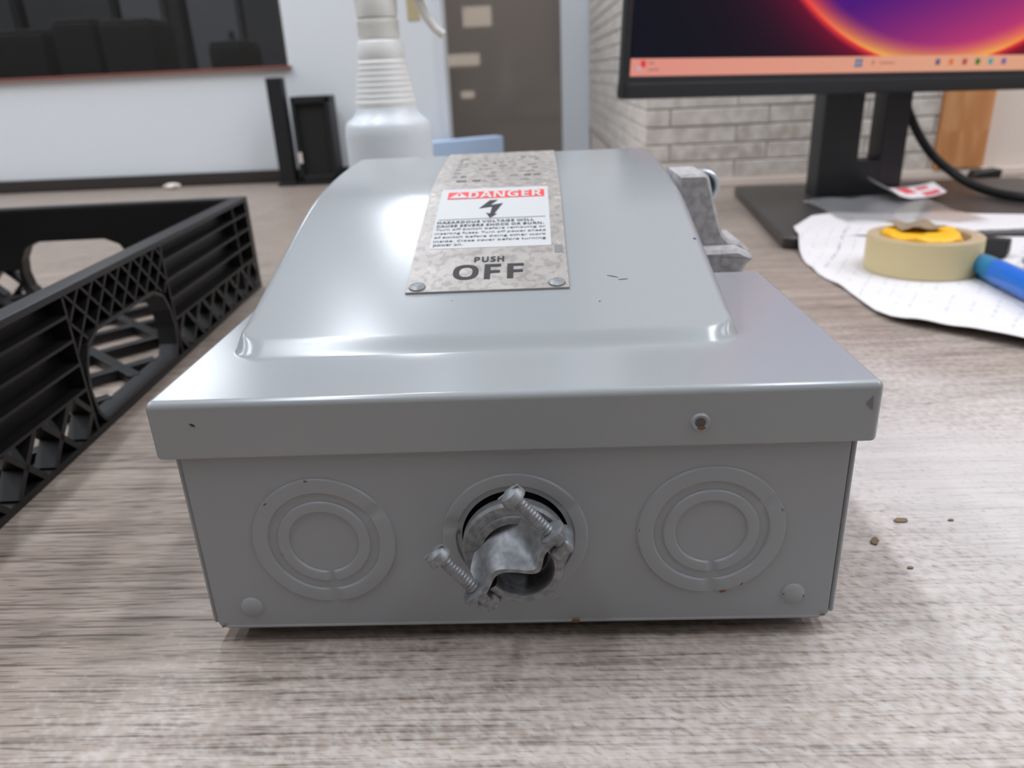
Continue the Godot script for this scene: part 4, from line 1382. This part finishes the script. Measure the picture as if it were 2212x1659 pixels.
func far_things() -> void:
	# spray bottle
	var b := thing("spray_bottle", "white spray bottle with a trigger head standing behind the box", "spray bottle", Vector3(-0.117, TT, -0.5))
	put("bottle_body", MB.new().lathe([Vector2(0, 0.002), Vector2(0.030, 0.0), Vector2(0.0355, 0.003), Vector2(0.0373, 0.010), Vector2(0.0373, 0.122), Vector2(0.0366, 0.1300), Vector2(0.0345, 0.1335), Vector2(0.0318, 0.1355), Vector2(0.0296, 0.1375), Vector2(0.0270, 0.1410), Vector2(0.0255, 0.1460), Vector2(0, 0.1460)], Transform3D(), 48).mesh(60), M.bottle, b)
	var neck := [Vector2(0, 0.144), Vector2(0.0258, 0.144)]
	for k in 8:
		var f := k / 8.0
		var r := lerpf(0.0258, 0.0198, pow(f, 0.9))
		var y := lerpf(0.1462, 0.1815, f)
		neck.append(Vector2(r, y))
		neck.append(Vector2(r + 0.0004, y + 0.0022))
		neck.append(Vector2(r - 0.0002, y + 0.0040))
	neck.append_array([Vector2(0.0190, 0.1817), Vector2(0, 0.1817)])
	put("bottle_neck", MB.new().lathe(neck, Transform3D(), 48).mesh(50), M.bottle_neck, b)
	put("neck_ring", MB.new().lathe([Vector2(0, 0.1815), Vector2(0.0190, 0.1815), Vector2(0.0198, 0.1840), Vector2(0.0196, 0.1890), Vector2(0.0184, 0.1955), Vector2(0.0168, 0.1972), Vector2(0, 0.1972)], Transform3D(), 48).mesh(50), M.bottle_neck, b)
	var collar := MB.new().lathe([Vector2(0, 0.1976), Vector2(0.0164, 0.1976), Vector2(0.0168, 0.1990), Vector2(0.0161, 0.2122), Vector2(0.0155, 0.2136), Vector2(0, 0.2136)], Transform3D(), 48)
	for k in 40:
		var a := TAU * k / 40
		collar.box(Vector3(0.0008, 0.0115, 0.0010), Transform3D(Basis(Vector3.UP, -a + PI / 2), Vector3(cos(a) * 0.0166, 0.2055, sin(a) * 0.0166)))
	put("collar", collar.mesh(30), M.trigger, b)
	put("trigger_head", MB.new().lathe([Vector2(0, 0.2138), Vector2(0.0164, 0.2140), Vector2(0.0172, 0.2200), Vector2(0.0172, 0.2300), Vector2(0.0160, 0.2330), Vector2(0, 0.2330)], Transform3D(), 40).box(Vector3(0.088, 0.024, 0.022), off(0.020, 0.243, 0), 0.005, 2).box(Vector3(0.014, 0.018, 0.018), off(0.068, 0.244, 0), 0.003, 2).mesh(), M.trigger, b)
	var lev := [Vector3(0.034, 0.238, 0), Vector3(0.036, 0.2240, 0), Vector3(0.041, 0.2120, 0), Vector3(0.0475, 0.2035, 0), Vector3(0.0535, 0.1985, 0)]
	put("trigger_lever", MB.new().tube(lev, 0.0040, 12, 0.9).mesh(), M.trigger, b)
	# blue box
	var bb := thing("blue_box", "flat light blue box on the table behind the switch box", "box", Vector3(-0.124, TT, -1.185), deg_to_rad(32.0))
	put("box_body", bx(Vector3(0.166, 0.0600, 0.03), 0.0015), M.blue_card, bb, off(0, 0.0335, 0))
	put("box_base", bx(Vector3(0.168, 0.0035, 0.032), 0.001), M.blue_side, bb, off(0, 0.00175, 0))
	# black bar and black device by the partition
	var bar := thing("black_bar", "slim upright black bar leaning at the foot of the partition", "bar", Vector3(-0.423, TT, -1.17))
	put("bar_body", bx(Vector3(0.027, 0.172, 0.022), 0.002), M.cable_black, bar, off(0, 0.090, 0))
	put("bar_foot", bx(Vector3(0.034, 0.006, 0.034), 0.002), M.cable_black, bar, off(0, 0.003, 0))
	var dv := thing("black_speaker", "black desktop speaker with a recessed front beside the upright bar", "speaker", Vector3(-0.367, TT, -1.165))
	var cab := MB.new()
	cab.box(Vector3(0.066, 0.142, 0.040), off(0, 0.074, -0.022), 0.003)
	cab.box(Vector3(0.066, 0.012, 0.010), off(0, 0.139, 0.002), 0.002)
	cab.box(Vector3(0.066, 0.014, 0.010), off(0, 0.010, 0.002), 0.002)
	cab.box(Vector3(0.008, 0.140, 0.010), off(-0.029, 0.074, 0.002), 0.002)
	cab.box(Vector3(0.008, 0.140, 0.010), off(0.029, 0.074, 0.002), 0.002)
	put("cabinet", cab.mesh(), M.cable_black, dv)
	put("grille", bx(Vector3(0.052, 0.116, 0.003)), M.near_black, dv, off(0, 0.074, -0.0015))
	put("foot", bx(Vector3(0.074, 0.004, 0.05), 0.001), M.near_black, dv, off(0, 0.002, -0.012))
	put("pale_patch", bx(Vector3(0.006, 0.018, 0.002), 0.0006), M.white_scrap, dv, off(-0.0275, 0.046, 0.0076))  # small pale patch on the left edge of the speaker front
	# scrap and card
	var sc := MB.new()
	sc.grid(14, 8, func(u, v):
		var a: float = u * TAU
		var q: float = v * PI
		var r := 1.0 + 0.2 * sin(a * 4.0 + v * 6.0)
		return Vector3(cos(a) * sin(q) * 0.013 * r, 0.005 - cos(q) * 0.005, sin(a) * sin(q) * 0.011 * r), true)
	sc.orient(0)
	tag(put("paper_scrap", sc.mesh(50), M.white_scrap, self, off(-0.642, TT, -1.185)), "little white crumpled scrap on the table by the partition", "scrap")
	tag(put("wall_card", bx(Vector3(0.021, 0.034, 0.001)), M.tan_card, self, off(-0.188, OY + 0.186, -1.2244)), "small tan card stuck on the white partition by the bottle", "card")
	# the dim store beyond the window
	var bench := thing("store_bench", "dark bench standing behind the partition window", "bench", Vector3(-1.0, 0, -1.56))
	put("bench_top", bx(Vector3(1.5, 0.03, 0.36), 0.003), M.near_black, bench, off(0, OY + 0.080, 0))
	for x in [-0.7, 0.7]:
		put("leg", bx(Vector3(0.04, OY + 0.065, 0.3), 0.003), M.near_black, bench, off(x, (OY + 0.065) / 2, 0))
	var by := OY + 0.095
	var boxes := [[-1.03, 0.135, 0.100, "squat black machine on the dark bench, second from its left end"], [-0.90, 0.085, 0.115, "black machine with a taller hood, mid bench"], [-0.795, 0.105, 0.110, "black case on the bench right of the taller hood"], [-0.600, 0.070, 0.062, "low black case at the right end of the dark bench"]]
	for q in boxes:
		var e := thing("black_case", q[3], "case", Vector3(q[0], by, -1.50), 0.0, "black cases on the dark bench")
		put("case_body", bx(Vector3(q[1], q[2], 0.12), 0.008), M.near_black, e, off(0, q[2] / 2, 0))
		put("case_lid", bx(Vector3(q[1] * 0.9, 0.006, 0.11), 0.002), M.dark_cabinet, e, off(0, q[2] + 0.003, 0))
	for q in [[-1.190, 14.0, "tan wooden stick leaning over the dark bench"], [-1.245, 10.0, "grey stick leaning left of the tan stick"]]:
		tag(put("leaning_stick", bx(Vector3(0.018, 0.36, 0.012), 0.002), M.brown_dark if q[1] > 12.0 else M.mid_cabinet, self, Transform3D(Basis(Vector3.BACK, deg_to_rad(q[1])), Vector3(q[0], by + 0.178, -1.60))), q[2], "stick")
	var cabs := [[-1.42, 0.40, M.dark_cabinet, "dark cabinet at the left beyond the window"], [-1.09, 0.22, M.dark_cabinet, "dark narrow cabinet right of the leaning sticks"], [-0.915, 0.11, M.mid_cabinet, "lighter grey narrow cabinet beyond the window"], [-0.835, 0.045, M.near_black, "thin black upright cabinet beyond the window"], [-0.745, 0.13, M.mid_cabinet, "grey cabinet right of the thin black one"], [-0.56, 0.235, M.dark_cabinet, "blue grey wide cabinet by the window's right edge"]]
	for q in cabs:
		var e := thing("store_cabinet", q[3], "cabinet", Vector3(q[0], 0, -1.95), 0.0, "cabinets in the dim store")
		put("carcass", bx(Vector3(q[1] - 0.004, 1.42, 0.3), 0.003), q[2], e, off(0, 0.71, 0))
		put("door", bx(Vector3(q[1] - 0.014, 1.38, 0.012), 0.003), q[2], e, off(0, 0.71, 0.157))
		put("handle", bx(Vector3(0.008, 0.06, 0.012), 0.002), M.near_black, e, off(q[1] * 0.3, OY + 0.17, 0.168))
